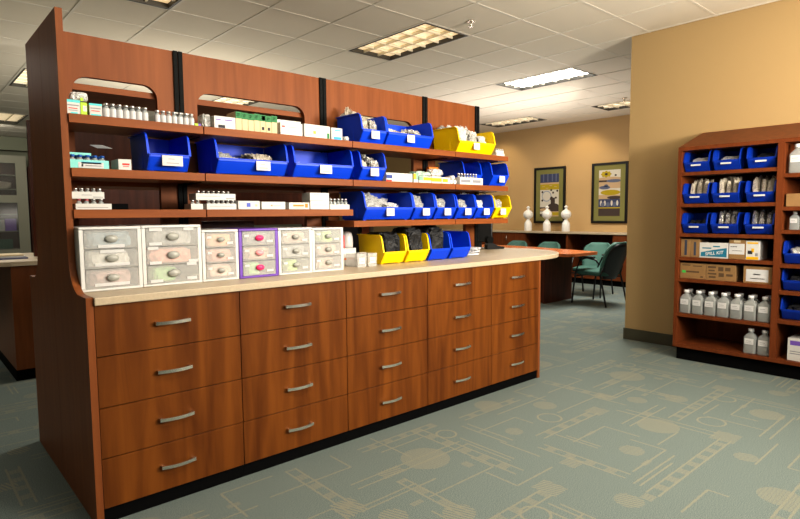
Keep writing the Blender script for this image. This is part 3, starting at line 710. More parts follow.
tray('vial_tray', 'lower white vial tray right of the first shelf joint', .728, YI, S3, .162, .09, .030, WCARD, decals=[(.1, .9, .5, .56, INK)])
rank(.664, .0265, 6, YI+.02, S3+.0035, 'silver-capped vial in the lower tray past the first shelf joint', 'vials of the lower tray past the first joint', VC)
tray('vial_tray', 'small white vial tray left of the first shelf joint', .595, YI, S3, .062, .09, .028, WCARD)
rank(.580, .027, 2, YI+.02, S3+.0035, 'silver-capped vial in the small tray left of the joint', 'vials left of the first joint', VC)
tray('vial_tray', 'upper white vial tray stacked across the first shelf joint', .700, YI+.004, S3+.0482, .215, .09, .034, WCARD, decals=[(.05, .6, .55, .6, INK), (.75, .97, .2, .32, INK)])
rank(.610, .027, 7, YI+.02, S3+.0517, 'silver-capped vial in the upper tray at the shelf joint', 'vials of the upper tray at the joint', VC)
carton('carton', 'white carton with blue letter mark on the lowest shelf', .884, YI, S3, .128, .09, .046, decals=[(.38, .56, .3, .75, mat('royal_ink', (.08, .12, .5), .6)), (.78, .88, .35, .6, CREAM)])
carton('carton', 'plain white carton with faint pink mark on the lowest shelf', 1.033, YI, S3, .150, .09, .043, decals=[(.38, .45, .4, .6, SALMON), (.5, .8, .45, .5, INK)])
carton('carton', 'white carton with orange lettering on the lowest shelf', 1.200, YI, S3, .138, .09, .040, decals=[(.2, .72, .42, .68, ORANGEINK), (.78, .92, .25, .85, ORANGEINK), (.3, .7, .18, .26, INK)])
carton('carton', 'bottom of two stacked white cartons on the lowest shelf', 1.343, YI, S3, .136, .09, .050, decals=[(.15, .85, .5, .54, INK)])
carton('carton', 'top of two stacked white cartons on the lowest shelf', 1.343, YI+.002, S3+.0507, .136, .09, .048, decals=[(.2, .5, .7, .76, INK)])
tray('vial_tray', 'white tray of clear vials at the end of the upper lowest shelf', 1.490, YI, S3, .145, .09, .030, WCARD)
rank(1.434, .028, 5, YI+.02, S3+.0035, 'clear silver-capped vial in the tray beside the stacked cartons', 'vials beside the stacked cartons', mesh_of(vial_mesh(.0125, .062, False, SILVERCAP), 'vial'))

# ------------------------------------------------------------------ mini drawer units on the worktop
TINTS = {'grey': (.42, .42, .40), 'blue': (.20, .32, .38), 'white': (.86, .84, .78), 'rose': (.62, .40, .36), 'coral': (.92, .42, .30), 'green': (.36, .66, .26), 'orange': (.95, .52, .26), 'lime': (.50, .78, .14), 'dark': (.22, .22, .24), 'brown': (.62, .40, .27), 'peach': (.88, .60, .46)}
def drawer_unit(lab, x, y, w, d, h, frame_mat, knobs, tints, labels, who):
    t = thing('drawer_unit', lab, 'drawer unit', (x, y, CT), group='three-drawer plastic units on the worktop')
    f = MB()
    f.box(-w/2, w/2, 0, d, h-.013, h, frame_mat, .003, 1); f.box(-w/2, w/2, 0, d, 0, .012, frame_mat, .003, 1)
    side = frame_mat if frame_mat is PURPLE else WHITE
    for s_ in (-1, 1): f.box(s_*(w/2-.009)-.009, s_*(w/2-.009)+.009, 0, d, .0122, h-.0132, side, .002, 1)
    f.box(-w/2+.0185, w/2-.0185, d-.004, d, .0122, h-.0132, side)
    f.build('frame', t)
    dh = (h-.025-.003)/3
    for r in range(3):
        z0 = .013+(2-r)*(dh+.001)
        dw = w/2-.0195
        f = MB()
        f.box(-dw, dw, -.002, .001, z0, z0+dh-.001, FROST, .0008, 1)
        f.box(-dw, -dw+.0015, .001, d-.02, z0, z0+dh*.85, FROST); f.box(dw-.0015, dw, .001, d-.02, z0, z0+dh*.85, FROST)
        f.box(-dw+.002, dw-.002, .001, d-.02, z0, z0+.0015, FROST)
        dr = f.build('drawer', t)
        f = MB(); f.lathe([(.0, -.012), (.020, -.010), (.026, -.004), (.024, 0)], knobs[r], seg=20, sy=.62)
        k = f.build('knob', dr, loc=(0, -.0025, z0+dh*.52), rot=(PI/2, 0, 0)); k.scale = (w/.24, w/.24, -1 if False else 1)
        k.rotation_euler = (-PI/2, 0, 0)
        for (u, v, lw) in labels[r]:
            f = MB(); f.box(-dw+u*2*dw, -dw+(u+lw)*2*dw, -.0032, -.0022, z0+v*dh, z0+(v+.16)*dh, PAPER); f.build('label_strip', dr)
        if tints[r]:
            c, frac, off = tints[r]
            pm = MATS.get('tint_'+c) or mat('tint_'+c, TINTS[c], .5, var=.35, vscale=28, bump=.6, bscale=40)
            lump('packet_bundle', (2*dw-.012)*frac, d*.55, dh*.86, pm, (x+off*dw, y+.004+d*.275, CT+z0+.003), f'{c} packet bundle inside the {["top","middle","bottom"][r]} drawer of {who}', 'packets', random.randint(1, 999), group='supplies inside the plastic drawers', amp=.16, p=.32)
G3 = [GREYKNOB]*3
DY = .20; DD = .36
LA = [[(.25, .06, .5)], [(.28, .80, .46), (.18, .12, .66)], [(.16, .10, .66)]]
LB = [[(.06, .84, .24), (.72, .84, .2), (.05, .06, .24)], [(.02, .84, .2), (.8, .06, .2), (.05, .04, .22)], [(.76, .9, .2), (.05, .06, .24), (.76, .1, .2)]]
LC = [[(.05, .6, .14), (.72, .2, .2)], [(.05, .6, .14), (.72, .2, .2)], [(.05, .6, .14), (.72, .2, .2)]]
drawer_unit('large white three-drawer unit beside the tall end panel', .160, DY, .260, DD, .288, WHITE, G3, [('blue', .9, 0), ('white', .85, -.05), ('rose', .85, .0)], LA, 'the large unit by the end panel')
drawer_unit('large white three-drawer unit, second from the end panel', .433, DY, .284, DD, .290, WHITE, G3, [('grey', .85, .05), ('coral', .9, -.05), ('green', .5, -.3)], LB, 'the second large unit')
drawer_unit('smaller white three-drawer unit of orange contents left of the purple one', .675, DY, .196, DD, .262, WHITE, G3, [('orange', .9, 0), ('coral', .9, 0), ('peach', .9, 0)], LC, 'the unit left of the purple one')
drawer_unit('purple three-drawer unit with pink knobs on the worktop', .8915, DY, .231, DD, .263, PURPLE, [PINKKNOB, PALEPINK, PINKKNOB], [('dark', .85, 0), ('brown', .85, 0), ('green', .45, -.3)], LC, 'the purple unit')
drawer_unit('smaller white three-drawer unit right of the purple one', 1.118, DY, .219, DD, .262, WHITE, G3, [('brown', .85, 0), ('grey', .85, 0), ('lime', .45, -.2)], LC, 'the unit right of the purple one')
drawer_unit('last white three-drawer unit, before the yellow bins', 1.339, DY, .221, DD, .258, WHITE, G3, [('lime', .5, 0), ('brown', .85, 0), ('brown', .7, -.1)], LC, 'the last white unit')

# between drawer units and yellow bins
carton('carton', 'white carton with red print lying behind the two small tubs', 1.60, .415, CT, .24, .12, .072, decals=[(.3, .5, .6, .75, DARKINK), (.55, .85, .55, .7, ORANGEINK)])
carton('carton', 'lower white carton standing between the drawer units and yellow bin', 1.60, .43, CT+.0728, .24, .10, .040)
carton('carton', 'red carton standing on the white cartons behind the last drawer unit', 1.60, .44, CT+.1136, .07, .08, .085, m_=RED)
f = MB(); f.lathe([(.045, 0), (.046, .03), (.044, .07), (.036, .098), (.018, .108)], WHITE, seg=22); tag(f.build('dispenser_cap', loc=(1.672, .475, CT+.1136)), 'white round-topped dispenser beside the red carton', 'dispenser')
def tub(x, y, lab):
    t = thing('tub', lab, 'tub', (x, y, CT), group='small translucent tubs on the worktop')
    f = MB(); w, d, h = .076, .12, .085; q = .006
    f.prism([(-w/2+q, 0), (w/2-q, 0), (w/2, h), (-w/2, h)], 'y', 0, .002, FROST); f.prism([(-w/2+q, 0), (w/2-q, 0), (w/2, h), (-w/2, h)], 'y', d-.002, d, FROST)
    f.box(-w/2+q, w/2-q, .0025, d-.0025, 0, .002, FROST); f.box(-w/2+.001, -w/2+.003, .0025, d-.0025, .0022, h, FROST); f.box(w/2-.003, w/2-.001, .0025, d-.0025, .0022, h, FROST)
    f.build('tub_body', t)
    f = MB(); f.box(-w*.3, w*.3, -.0012, -.0003, .02, .06, PAPER); f.box(-w*.2, w*.2, -.0016, -.0011, .035, .038, INK); f.build('label_card', t)
tub(1.638, .262, 'left translucent tub in front of the yellow bin'); tub(1.724, .262, 'right translucent tub in front of the yellow bin')
# crumpled papers, screen and tape dispenser at the rounded end
for i in range(3):
    f = MB(); f.blob(.20-.02*i, .16, .020, mat('white_paper_crumple', (.74, .74, .76), .6), 40+i, 4, .35, 3., c=(0, 0, 0), p=.5)
    tag(f.build('paper_bundle', loc=(2.86+.03*i, .47, CT+.0002+.021*i), rot=(0, 0, .3*i)), f'crumpled white paper bundle beside the last blue bin, {["bottom","middle","top"][i]} layer', 'paper', 'paper bundles at the post')
t = thing('computer_screen', 'black screen seen from behind on the rounded worktop end', 'screen', (3.66, 1.00, CT), rz=-.75)
f = MB(); f.box(-.12, .12, -.02, .012, .06, .27, CHAIRBLK, .012, 3); f.box(-.075, .075, .012, .045, .10, .23, CHAIRBLK, .015, 3); f.build('housing', t)
f = MB(); f.box(-.105, .105, -.0212, -.0202, .075, .255, SLOT); f.build('display', t)
f = MB(); f.prism([(-.03, .0), (.03, .0), (.02, .12), (-.02, .12)], 'y', .016, .03, CHAIRBLK) if False else f.box(-.02, .02, .013, .03, .005, .0995, CHAIRBLK, .004, 2); f.box(-.075, .075, -.05, .07, 0, .0045, CHAIRBLK, .002, 1); f.build('stand', t)
t = thing('tape_dispenser', 'black tape dispenser in front of the screen on the worktop', 'tape dispenser', (3.62, .82, CT), rz=-.2)
f = MB(); f.prism([(-.07, 0), (.13, 0), (.13, .018), (.05, .03), (.0, .055), (-.06, .06), (-.07, .04)], 'y', -.025, .025, CHAIRBLK); f.build('base', t)
f = MB(); f.lathe([(.036, -.022), (.038, -.02), (.038, .02), (.036, .022)], STEEL_BLACK, seg=20); f.build('reel', t, loc=(-.035, 0, .085), rot=(PI/2, 0, 0))
# things on the rear side seen through the openings
for i, (x, w, h, m_, nm) in enumerate([(1.965, .03, .25, DARKINK, 'black'), (2.02, .06, .255, SALMON, 'salmon pink'), (2.075, .035, .25, WCARD, 'white')]):
    carton('binder', f'{nm} binder standing on the rear of the worktop', x, .70, CT, w, .2, h, m_=m_, cat='binder')
for i, x in enumerate((1.30, 1.53)):
    put_bin(SW, BD, .15, BLUE, x, .94, CT, f'{["left","right"][i]} blue bin on the rear worktop seen under the shelves', rz=PI, card=0)
carton('carton', 'brown carton on the rear worktop behind the drawer units', .90, .70, CT, .45, .22, .30, m_=W_DARK)
carton('carton', 'flat white carton on the lower rear shelf behind the blue bins', 1.15, .70, 1.4975, .34, .2, .03)
carton('carton', 'pale flat carton on the lower rear shelf near the orange card', 2.30, .70, 1.4975, .36, .2, .03, m_=CREAM)

# ------------------------------------------------------------------ bookcase on the right wall
BX = 4.576
def bookcase():
    t = thing('bookcase', 'cherry bookcase with sloped crown against the tan wall', 'bookcase', (BX, 0, 0))
    y1, ymid0, ymid1, y0 = -.466, -1.215, -1.260, -2.02
    zt = 1.868; d = 5.0495-BX; z0 = .115; K = .03
    f = MB()
    f.box(0, d, y1-K, y1, z0, zt, W_CASE); f.build('side_panel', t)
    f = MB(); f.box(0, d, y0, y0+K, z0, zt, W_CASE); f.build('side_panel', t)
    f = MB(); f.box(0, d-.0125, ymid0-.045, ymid0, z0+.0305, zt-.0305, W_CASE); f.build('divider', t)
    f = MB(); f.box(d-.012, d, y0+K, y1-K, z0, zt-.031, W_CASE); f.build('back_board', t)
    f = MB(); f.box(0, d-.0125, y0+K, y1-K, z0, z0+.03, W_CASE); f.build('bottom_board', t)
    f = MB(); f.box(0, d, y0+K, y1-K, zt-.03, zt, W_CASE); f.build('top_board', t)
    f = MB(); f.box(.04, d, y0+.02, y1-.02, 0, z0-.0005, BLACK); f.build('plinth', t)
    f = MB(); f.prism([(0, zt+.0005), (d, zt+.0005), (d, zt+.165), (d-.02, zt+.165)], 'y', y0, y1, W_CASE)
    # the crown slopes back to the wall and in from the free end
    for v in f.bm.verts:
        if v.co.z > zt+.1 and abs(v.co.y-y1) < 1e-4: v.co.y -= .03
    f.build('crown', t)
    for z in BZ:
        f = MB(); f.box(.004, d-.0125, ymid0+.0005, y1-K-.0005, z-.030, z-.0006, W_CASE); f.build('shelf_board', t)
    for z in RZ:
        f = MB(); f.box(.004, d-.0125, y0+K+.0005, ymid0-.0455, z-.030, z-.0006, W_CASE); f.build('shelf_board', t)
BZ = [1.653, 1.381, 1.124, .918, .729, .419]
RZ = [1.600, 1.345, 1.165, .900, .690, .460]
bookcase()
FX = BX+.022
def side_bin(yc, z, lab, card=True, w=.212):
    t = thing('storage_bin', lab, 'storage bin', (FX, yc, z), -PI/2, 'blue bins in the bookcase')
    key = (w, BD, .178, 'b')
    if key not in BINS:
        o = bin_mesh(w, BD, .178, BLUE_SHADED).build('bin_body', t); BINS[key] = o.data
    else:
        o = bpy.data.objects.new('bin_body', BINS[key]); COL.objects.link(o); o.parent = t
    if card:
        f = MB(); f.box(-.04, .04, -.0058, -.0046, .050, .064, PAPER); f.build('label_card', t)
cols = [-.606, -.842, -1.096]
cn = ['left', 'middle', 'right']; rn = ['top', 'second', 'third']
contents = [[('white', WCARD, .05), ('grey and dark', GREYPK, .02), ('dark', DARKPK, .03)], [('tan', CREAMPK, .10), ('cream', CREAMPK, .10), ('cream', CREAMPK, .10)], [('dark', DARKPK, .0), ('silver foil', FOIL, .11), ('crumpled foil', FOIL, .11)]]
for r in range(3):
    for c in range(3):
        side_bin(cols[c], BZ[r], f'{cn[c]} blue bin on the {rn[r]} shelf of the bookcase')
        nm, pm, ex = contents[r][c]
        z = BZ[r]+.0105
        n_ = 6 if r else 3
        hh = (.125, .222, .205)[r]+(.02 if r == 0 and c == 0 else 0) - (.09 if r == 2 and c == 0 else 0)
        slim = .34 if r == 1 else .5
        for i in range(n_):
            for q in ((-1, 0, 1) if r else (0,)):
                wq = (.042 if r else .145)*random.uniform(.8, 1)
                lump('packet', wq, .016, hh*random.uniform(.8, 1)*(.9+.1*i/(n_-1)), pm, (FX+.068+.025*i*(1 if r else 1.8), cols[c]+q*.050, z+.005), f'{nm} packet in the {cn[c]} blue bin on the {rn[r]} bookcase shelf', 'packet', random.randint(1, 900),
                     rot=(-.16, random.uniform(-.06, .06) if r else 0, -PI/2+random.uniform(-.04, .04)), group=f'{cn[c]} bin packets, {rn[r]} bookcase shelf', sub=2 if r else 3, amp=.45, freq=3., p=.6)
def bk_carton(name, lab, ya, yb, z, h, m_, decals=(), d=.22, cat='box', top=None):
    """front faces -X; ya > yb are the left and right edges seen from the room"""
    f = MB(); w = ya-yb
    f.box(-w/2, w/2, 0, d, 0, h, m_, .0015, 1)
    for (u0, u1, v0, v1, q) in decals: f.box(-w/2+u0*w, -w/2+u1*w, -.0006, .001, v0*h, v1*h, q)
    o = f.build(name, loc=(FX+.01, (ya+yb)/2, z), rot=(0, 0, -PI/2)); return tag(o, lab, cat)
BLUEG = mat('slate_print', (.04, .05, .08), .6)
bk_carton('cardboard_box', 'first narrow kraft box with dark stripe in the bookcase', -.500, -.582, BZ[3], .155, KRAFT, [(.38, .62, .1, .95, BLUEG)])
bk_carton('cardboard_box', 'second narrow kraft box with dark stripe in the bookcase', -.584, -.652, BZ[3], .155, KRAFT, [(.36, .62, .1, .85, BLUEG)])
PETROL = mat('petrol_print', (.012, .17, .27), .5)
b = bk_carton('spill_kit_box', 'white and petrol blue spill kit box in the bookcase', -.655, -.880, BZ[3], .130, WCARD, [(.1, .42, .60, .68, PETROL), (.48, .72, .72, .80, PETROL)])
pf = MB(); pf.prism([(-.100, .012), (.102, .012), (.102, .088), (.0, .070), (-.100, .046)], 'y', -.0012, -.0003, PETROL); pf.build('printed_band', b)
fc = bpy.data.curves.new('lettering', 'FONT'); fc.body = 'SPILL KIT'; fc.size = .036; fc.extrude = .0004; fc.offset = .0010; fc.align_x = 'CENTER'; fc.shear = .2
tmp = bpy.data.objects.new('lettering', fc); COL.objects.link(tmp)
me = bpy.data.meshes.new_from_object(tmp.evaluated_get(bpy.context.evaluated_depsgraph_get())); bpy.data.objects.remove(tmp)
me.materials.clear(); me.materials.append(PAPER)
lt = bpy.data.objects.new('lettering', me); COL.objects.link(lt); lt.parent = b; lt.location = (.006, -.0018, .030); lt.rotation_euler = (PI/2, -.14, 0)
bk_carton('cardboard_box', 'kraft box with large white shipping label in the bookcase', -.885, -1.008, BZ[3], .160, KRAFT, [(.02, .95, .25, .8, PAPER), (.3, .7, .86, .98, CREAM), (.1, .5, .62, .66, DARKINK), (.2, .8, .42, .45, INK)])
bk_carton('carton', 'white and yellow carton with small pictures in the bookcase', -1.011, -1.108, BZ[3], .155, WCARD, [(.05, .95, .02, .16, YELLOWINK), (.1, .9, .84, .92, YELLOWINK), (.15, .5, .3, .48, DARKINK), (.42, .62, .4, .6, YELLOWINK), (.7, .9, .2, .36, INK)])
bk_carton('cardboard_box', 'long kraft box with a green dot in the bookcase', -.500, -.712, BZ[4], .135, KRAFT, [(.08, .4, .84, .9, KRAFTD), (.08, .22, .36, .52, mat('green_dot', (.05, .5, .08), .5)), (.25, .75, .40, .5, KRAFTD), (.5, .85, .80, .86, KRAFTD), (.8, .9, .1, .2, KRAFTD)], d=.25)
bk_carton('cardboard_box', 'kraft box covered in printed text in the bookcase', -.715, -.940, BZ[4], .135, KRAFT, [(.06, .34, .76, .88, KRAFTD), (.08, .3, .56, .66, KRAFTD), (.06, .36, .36, .46, KRAFTD), (.1, .34, .14, .26, KRAFTD), (.42, .6, .6, .86, KRAFTD), (.66, .84, .62, .84, KRAFTD), (.44, .62, .24, .48, KRAFTD), (.7, .92, .3, .44, KRAFTD)], d=.25)
bk_carton('cardboard_box', 'kraft box with white paper sign on the bookcase shelf above the bottles', -1.000, -1.204, BZ[4], .138, KRAFT, [(.1, .88, .1, .82, PAPER), (.35, .6, .5, .56, INK), (.25, .75, .26, .3, INK)], d=.25)
def bottle_mesh(h=.20, w=.092, d=.075):
    f = MB(); bm = f.bm
    def ring(sx, sy, z, n_=20, pw=.35):
        return [bm.verts.new((math.copysign(abs(math.cos(2*PI*k/n_))**pw, math.cos(2*PI*k/n_))*sx/2, math.copysign(abs(math.sin(2*PI*k/n_))**pw, math.sin(2*PI*k/n_))*sy/2, z)) for k in range(n_)]
    R_ = [ring(w*.94, d*.94, 0), ring(w, d, .006), ring(w, d, h*.30), ring(w, d, h*.60), ring(w*.97, d*.97, h*.66), ring(w*.72, d*.75, h*.76, pw=.6), ring(w*.42, d*.52, h*.82, pw=1), ring(w*.40, d*.49, h*.87, pw=1)]
    for a, b_ in zip(R_[:-1], R_[1:]):
        fs = [bm.faces.new((a[k], a[(k+1) % 20], b_[(k+1) % 20], b_[k])) for k in range(20)]; f.faces(fs, BOTTLEP, True)
    f.faces([bm.faces.new(list(reversed(R_[0]))), bm.faces.new(R_[-1])], BOTTLEP)
    return f
bt = MB(); BME = mesh_of(bottle_mesh(), 'bottle_body')
cf = MB(); cf.lathe([(.0215, .1745), (.0215, .198), (.019, .200)], WCAP, seg=20); CAPME = mesh_of(cf, 'cap')
lf = MB(); lf.box(-.034, .030, -.0385, -.0378, .075, .122, PAPER); lf.box(-.024, .012, -.039, -.0384, .100, .104, INK); lf.box(-.024, .02, -.039, -.0384, .088, .090, INK); LABME = mesh_of(lf, 'label')
qf = MB(); qf.box(-.040, .040, -.031, .031, .004, .112, LIQUID, .004, 2); LIQME = mesh_of(qf, 'liquid')
def bottle(x, y, z, lab, group, s=1.):
    t = thing('bottle', lab, 'bottle', (x, y, z), -PI/2, group); t.scale = (s, s, s)
    for nm, me in (('bottle_body', BME), ('cap', CAPME), ('label', LABME), ('liquid', LIQME)):
        o = bpy.data.objects.new(nm, me); COL.objects.link(o); o.parent = t
for i in range(7):
    yy = -.547-.1015*i
    bottle(FX+.045, yy, BZ[5], f'clear square bottle, {["first","second","third","fourth","fifth","sixth","last"][i]} from the left in the front rank of seven', 'front rank of bottles in the bookcase', 1.03)
    bottle(FX+.130, yy+.001, BZ[5], f'clear square bottle behind the {["first","second","third","fourth","fifth","sixth","last"][i]} front bottle of seven', 'second rank of bottles in the bookcase', 1.03)
bottle(FX+.05, -1.063, .1455, 'left of two clear bottles on the bookcase floor', 'bottles on the bookcase floor', 1.03)
bottle(FX+.05, -1.163, .1455, 'right of two clear bottles on the bookcase floor', 'bottles on the bookcase floor', 1.03)
# right bay
bottle(FX+.05, -1.330, RZ[0], 'large clear bottle at the top of the right bookcase bay', 'large bottles in the right bay', 1.12)
bottle(FX+.05, -1.330, RZ[2], 'squat white bottle in the middle of the right bookcase bay', 'large bottles in the right bay', .72)
bk_carton('cardboard_box', 'plain kraft box in the right bookcase bay', -1.275, -1.56, RZ[1], .10, KRAFT)
for i, (z, nm) in enumerate(((RZ[3], 'upper'), (RZ[4], 'middle'), (RZ[5], 'lower'))):
    side_bin(-1.378, z, f'{nm} blue bin in the right bookcase bay', card=False)
    lump('packet_bundle', .16, .17, .125 if i < 1 else .11, GREYPK if i == 0 else DARKPK, (FX+.13, -1.378, z+.0105), f'grey packets in the {nm} blue bin of the right bay', 'packets', 90+i, rot=(0, 0, -PI/2))
bk_carton('carton', 'tall white carton with violet patch on the floor of the right bay', -1.330, -1.50, .1455, .175, WCARD, [(.1, .6, .7, .9, PURPLEINK), (.1, .6, .4, .44, INK), (.1, .5, .3, .34, INK)])

# ------------------------------------------------------------------ back room
CX = 8.9; CRZ = .95
def credenza():
    y0, y1 = 1.2, 7.0; cut = [7.0, 4.75, 4.27, 3.31, 2.38, 1.2]
    names = ['long closed credenza run at the left along the back wall', 'narrow credenza door unit left of the vases', 'open dark credenza bay under the vases', 'open dark credenza bay behind the table chairs', 'closed credenza end unit by the wall corner']
    for i in range(5):
        ya, yb = cut[i], cut[i+1]
        t = thing('credenza_unit', names[i], 'credenza', (CX, (ya+yb)/2, 0), group='credenza units along the back wall')
        h = (ya-yb)/2-.001; d = 9.399-CX
        f = MB()
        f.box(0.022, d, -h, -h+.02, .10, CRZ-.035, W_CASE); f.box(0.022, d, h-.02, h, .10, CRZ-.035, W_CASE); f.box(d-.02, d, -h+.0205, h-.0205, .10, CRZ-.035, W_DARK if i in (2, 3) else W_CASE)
        f.box(.022, d-.0205, -h+.0205, h-.0205, .10, .12, W_CASE); f.build('carcass', t)
        f = MB(); f.box(.05, d, -h, h, 0, .0995, BLACK); f.build('toe_kick', t)
        if i in (0, 1, 4):
            n_ = 4 if i == 0 else 1 if i != 4 else 2
            for k in range(n_):
                a, b_ = -h+2*h*k/n_+.002, -h+2*h*(k+1)/n_-.002
                g = MB(); g.box(0, .020, a, b_, .102, CRZ-.037, W_CASE, .001, 1); dr = g.build('door', t)
                g = MB(); g.tube([(-.001, 0, -.05), (-.03, 0, -.045), (-.03, 0, .045), (-.001, 0, .05)], .006, NICKEL)
                g.build('handle', dr, loc=(0, (b_-.05 if k % 2 == 0 else a+.05), CRZ-.15))
    f = MB(); f.box(CX-.02, 9.399, y0, y1, CRZ-.034, CRZ, COUNTER, .003, 1)
    tag(f.build('worktop'), 'long cream laminate top along the back wall', 'worktop')
credenza()
def vase(y, lab):
    f = MB()
    pr = [(.072, 0), (.076, .005), (.077, .08), (.076, .14), (.068, .168), (.044, .205), (.028, .228), (.027, .236), (.045, .247), (.075, .268), (.093, .298), (.099, .332), (.093, .366), (.075, .394), (.048, .414), (.028, .424), (.023, .44), (.025, .458), (.040, .474), (.040, .480), (.022, .488), (.018, .503)]
    f.lathe(pr, VASEW, seg=28)
    tag(f.build('vase', loc=(9.1, y, CRZ)), lab, 'vase', 'white gourd vases on the credenza')
vase(4.322, 'left of three white gourd-shaped vases on the credenza'); vase(3.875, 'middle white gourd-shaped vase before the left picture'); vase(3.449, 'right of three white gourd-shaped vases on the credenza')

OLIVE = mat('olive_mat', (.215, .205, .062), .8); FRM = mat('black_picture_frame', (.007, .006, .006), .35)
NAVY = mat('print_navy', (.05, .06, .13), .8); MUST = mat('print_mustard', (.42, .32, .008), .8); OFFW = mat('print_offwhite', (.60, .57, .50), .8); BRN = mat('print_brown', (.06, .04, .032), .8); SAND = mat('print_sand', (.50, .36, .22), .8); SLATE = mat('print_slate', (.12, .14, .22), .8); PALEB = mat('print_pale_blue', (.3, .34, .42), .8)
def picture(yc, z0, w, h, lab, paint):
    t = thing('framed_picture', lab, 'picture', (9.3985, yc, z0), -PI/2, 'framed prints on the back wall')
    f = MB(); b_ = .042
    f.box(-w/2, w/2, -.035, 0, 0, b_, FRM); f.box(-w/2, w/2, -.035, 0, h-b_, h, FRM); f.box(-w/2, -w/2+b_, -.035, 0, b_, h-b_, FRM); f.box(w/2-b_, w/2, -.035, 0, b_, h-b_, FRM); f.build('frame', t)
    f = MB(); f.box(-w/2+b_, w/2-b_, -.02, -.005, b_, h-b_, OLIVE); f.build('mat_board', t)
    f = MB(); pw, ph = w*.60, h*.76; px, pz = -pw/2, h*.12
    f.box(px, px+pw, -.0215, -.0202, pz, pz+ph, SAND)
    def R_(u0, u1, v0, v1, q, k=0): f.box(px+u0*pw, px+u1*pw, -.0225-.0004*k, -.0214, pz+v0*ph, pz+v1*ph, q)
    def E_(cu, cv, ru, rv, q, k=0):
        pts = [(px+max(0, min(1, cu+ru*math.cos(a*PI/12)))*pw, pz+(cv+rv*math.sin(a*PI/12))*ph) for a in range(24)]
        f.prism(pts, 'y', -.0225-.0004*k, -.0214, q)
    paint(R_, E_); f.build('print', t)
def paintA(R_, E_):
    R_(0, 1, .80, 1, NAVY)
    for u in (.15, .38, .62, .82): R_(u, u+.06, .82, 1, SLATE, 1)
    R_(0, 1, .76, .80, SAND); R_(0, 1, .63, .76, MUST)
    for u, v in ((.1, .7), (.3, .66), (.5, .72), (.75, .69)): R_(u, u+.14, v, v+.015, SAND, 1)
    R_(0, 1, .22, .63, OFFW); E_(.35, .48, .26, .13, PALEB, 1); E_(.35, .48, .22, .105, OFFW, 2)
    for u, v in ((.12, .58), (.7, .56), (.12, .38), (.85, .44), (.6, .62), (.92, .6)): E_(u, v, .05, .025, BRN, 3)
    R_(.58, .8, .3, .44, BRN, 2); E_(.62, .42, .08, .05, BRN, 3); R_(.0, 1, .12, .22, BRN); E_(.72, .24, .3, .07, BRN, 2); E_(.25, .16, .3, .035, SAND, 3); R_(0, .6, .06, .12, OFFW); R_(.6, 1, .03, .10, MUST); R_(0, .6, 0, .06, BRN)
def paintB(R_, E_):
    R_(0, 1, .83, 1, OFFW); E_(.34, .91, .22, .06, MUST, 1)
    for a in range(8): E_(.34+.2*math.cos(a*PI/4), .91+.055*math.sin(a*PI/4), .05, .02, MUST, 2)
    E_(.34, .91, .07, .025, BRN, 3); E_(.78, .88, .05, .02, BRN, 1)
    E_(.5, .82, .5, .03, SAND, 1); R_(0, 1, .74, .78, BRN); E_(.7, .76, .35, .035, SLATE, 1); R_(0, 1, .60, .74, SAND)
    E_(.28, .62, .26, .04, SLATE, 2); E_(.35, .66, .1, .03, SLATE, 2); R_(0, 1, .38, .6, OFFW); R_(0, 1, .37, .46, SAND, 1); E_(.55, .51, .46, .058, MUST, 2); E_(.75, .40, .35, .035, BRN, 2)
    R_(0, 1, .19, .37, NAVY, 1)
    for u in (.12, .3, .62, .88): E_(u, .28, .05, .06, OFFW, 2)
    for u in (.2, .45, .75): E_(u, .25, .09, .05, SLATE, 3)
    R_(0, 1, .165, .19, MUST, 1); R_(0, 1, 0, .165, BRN, 1)
picture(4.010, 1.105, .725, 1.125, 'left framed print with white blossoms and a mustard band', paintA)
picture(2.722, 1.112, .705, 1.12, 'right framed print with layered hills and navy band', paintB)

# meeting table
t = thing('meeting_table', 'cherry-topped meeting table in the back room', 'table', (0, 0, 0))
pts = [(6.30, 1.72)] + arc(6.42, 1.74, .12, 180, 270, 4)[1:] + [(6.95, 1.62)] + arc(6.97, 1.74, .12, -80, 0, 4) + [(7.45, 3.0), (7.55, 3.6), (7.45, 4.4), (7.1, 5.1), (6.6, 5.1), (6.30, 4.6)]
f = MB(); f.prism(pts, 'z', .705, .745, W_TABLE); f.build('tabletop', t)
f = MB(); f.box(6.40, 7.12, 2.10, 2.14, 0, .7045, W_DARK); f.build('panel_leg', t)
f = MB(); f.box(6.40, 6.98, 4.40, 4.44, 0, .7045, W_DARK); f.build('panel_leg', t)
f = MB(); f.box(6.40, 6.44, 2.1405, 4.3995, .02, .7045, W_DARK); f.build('modesty_panel', t)
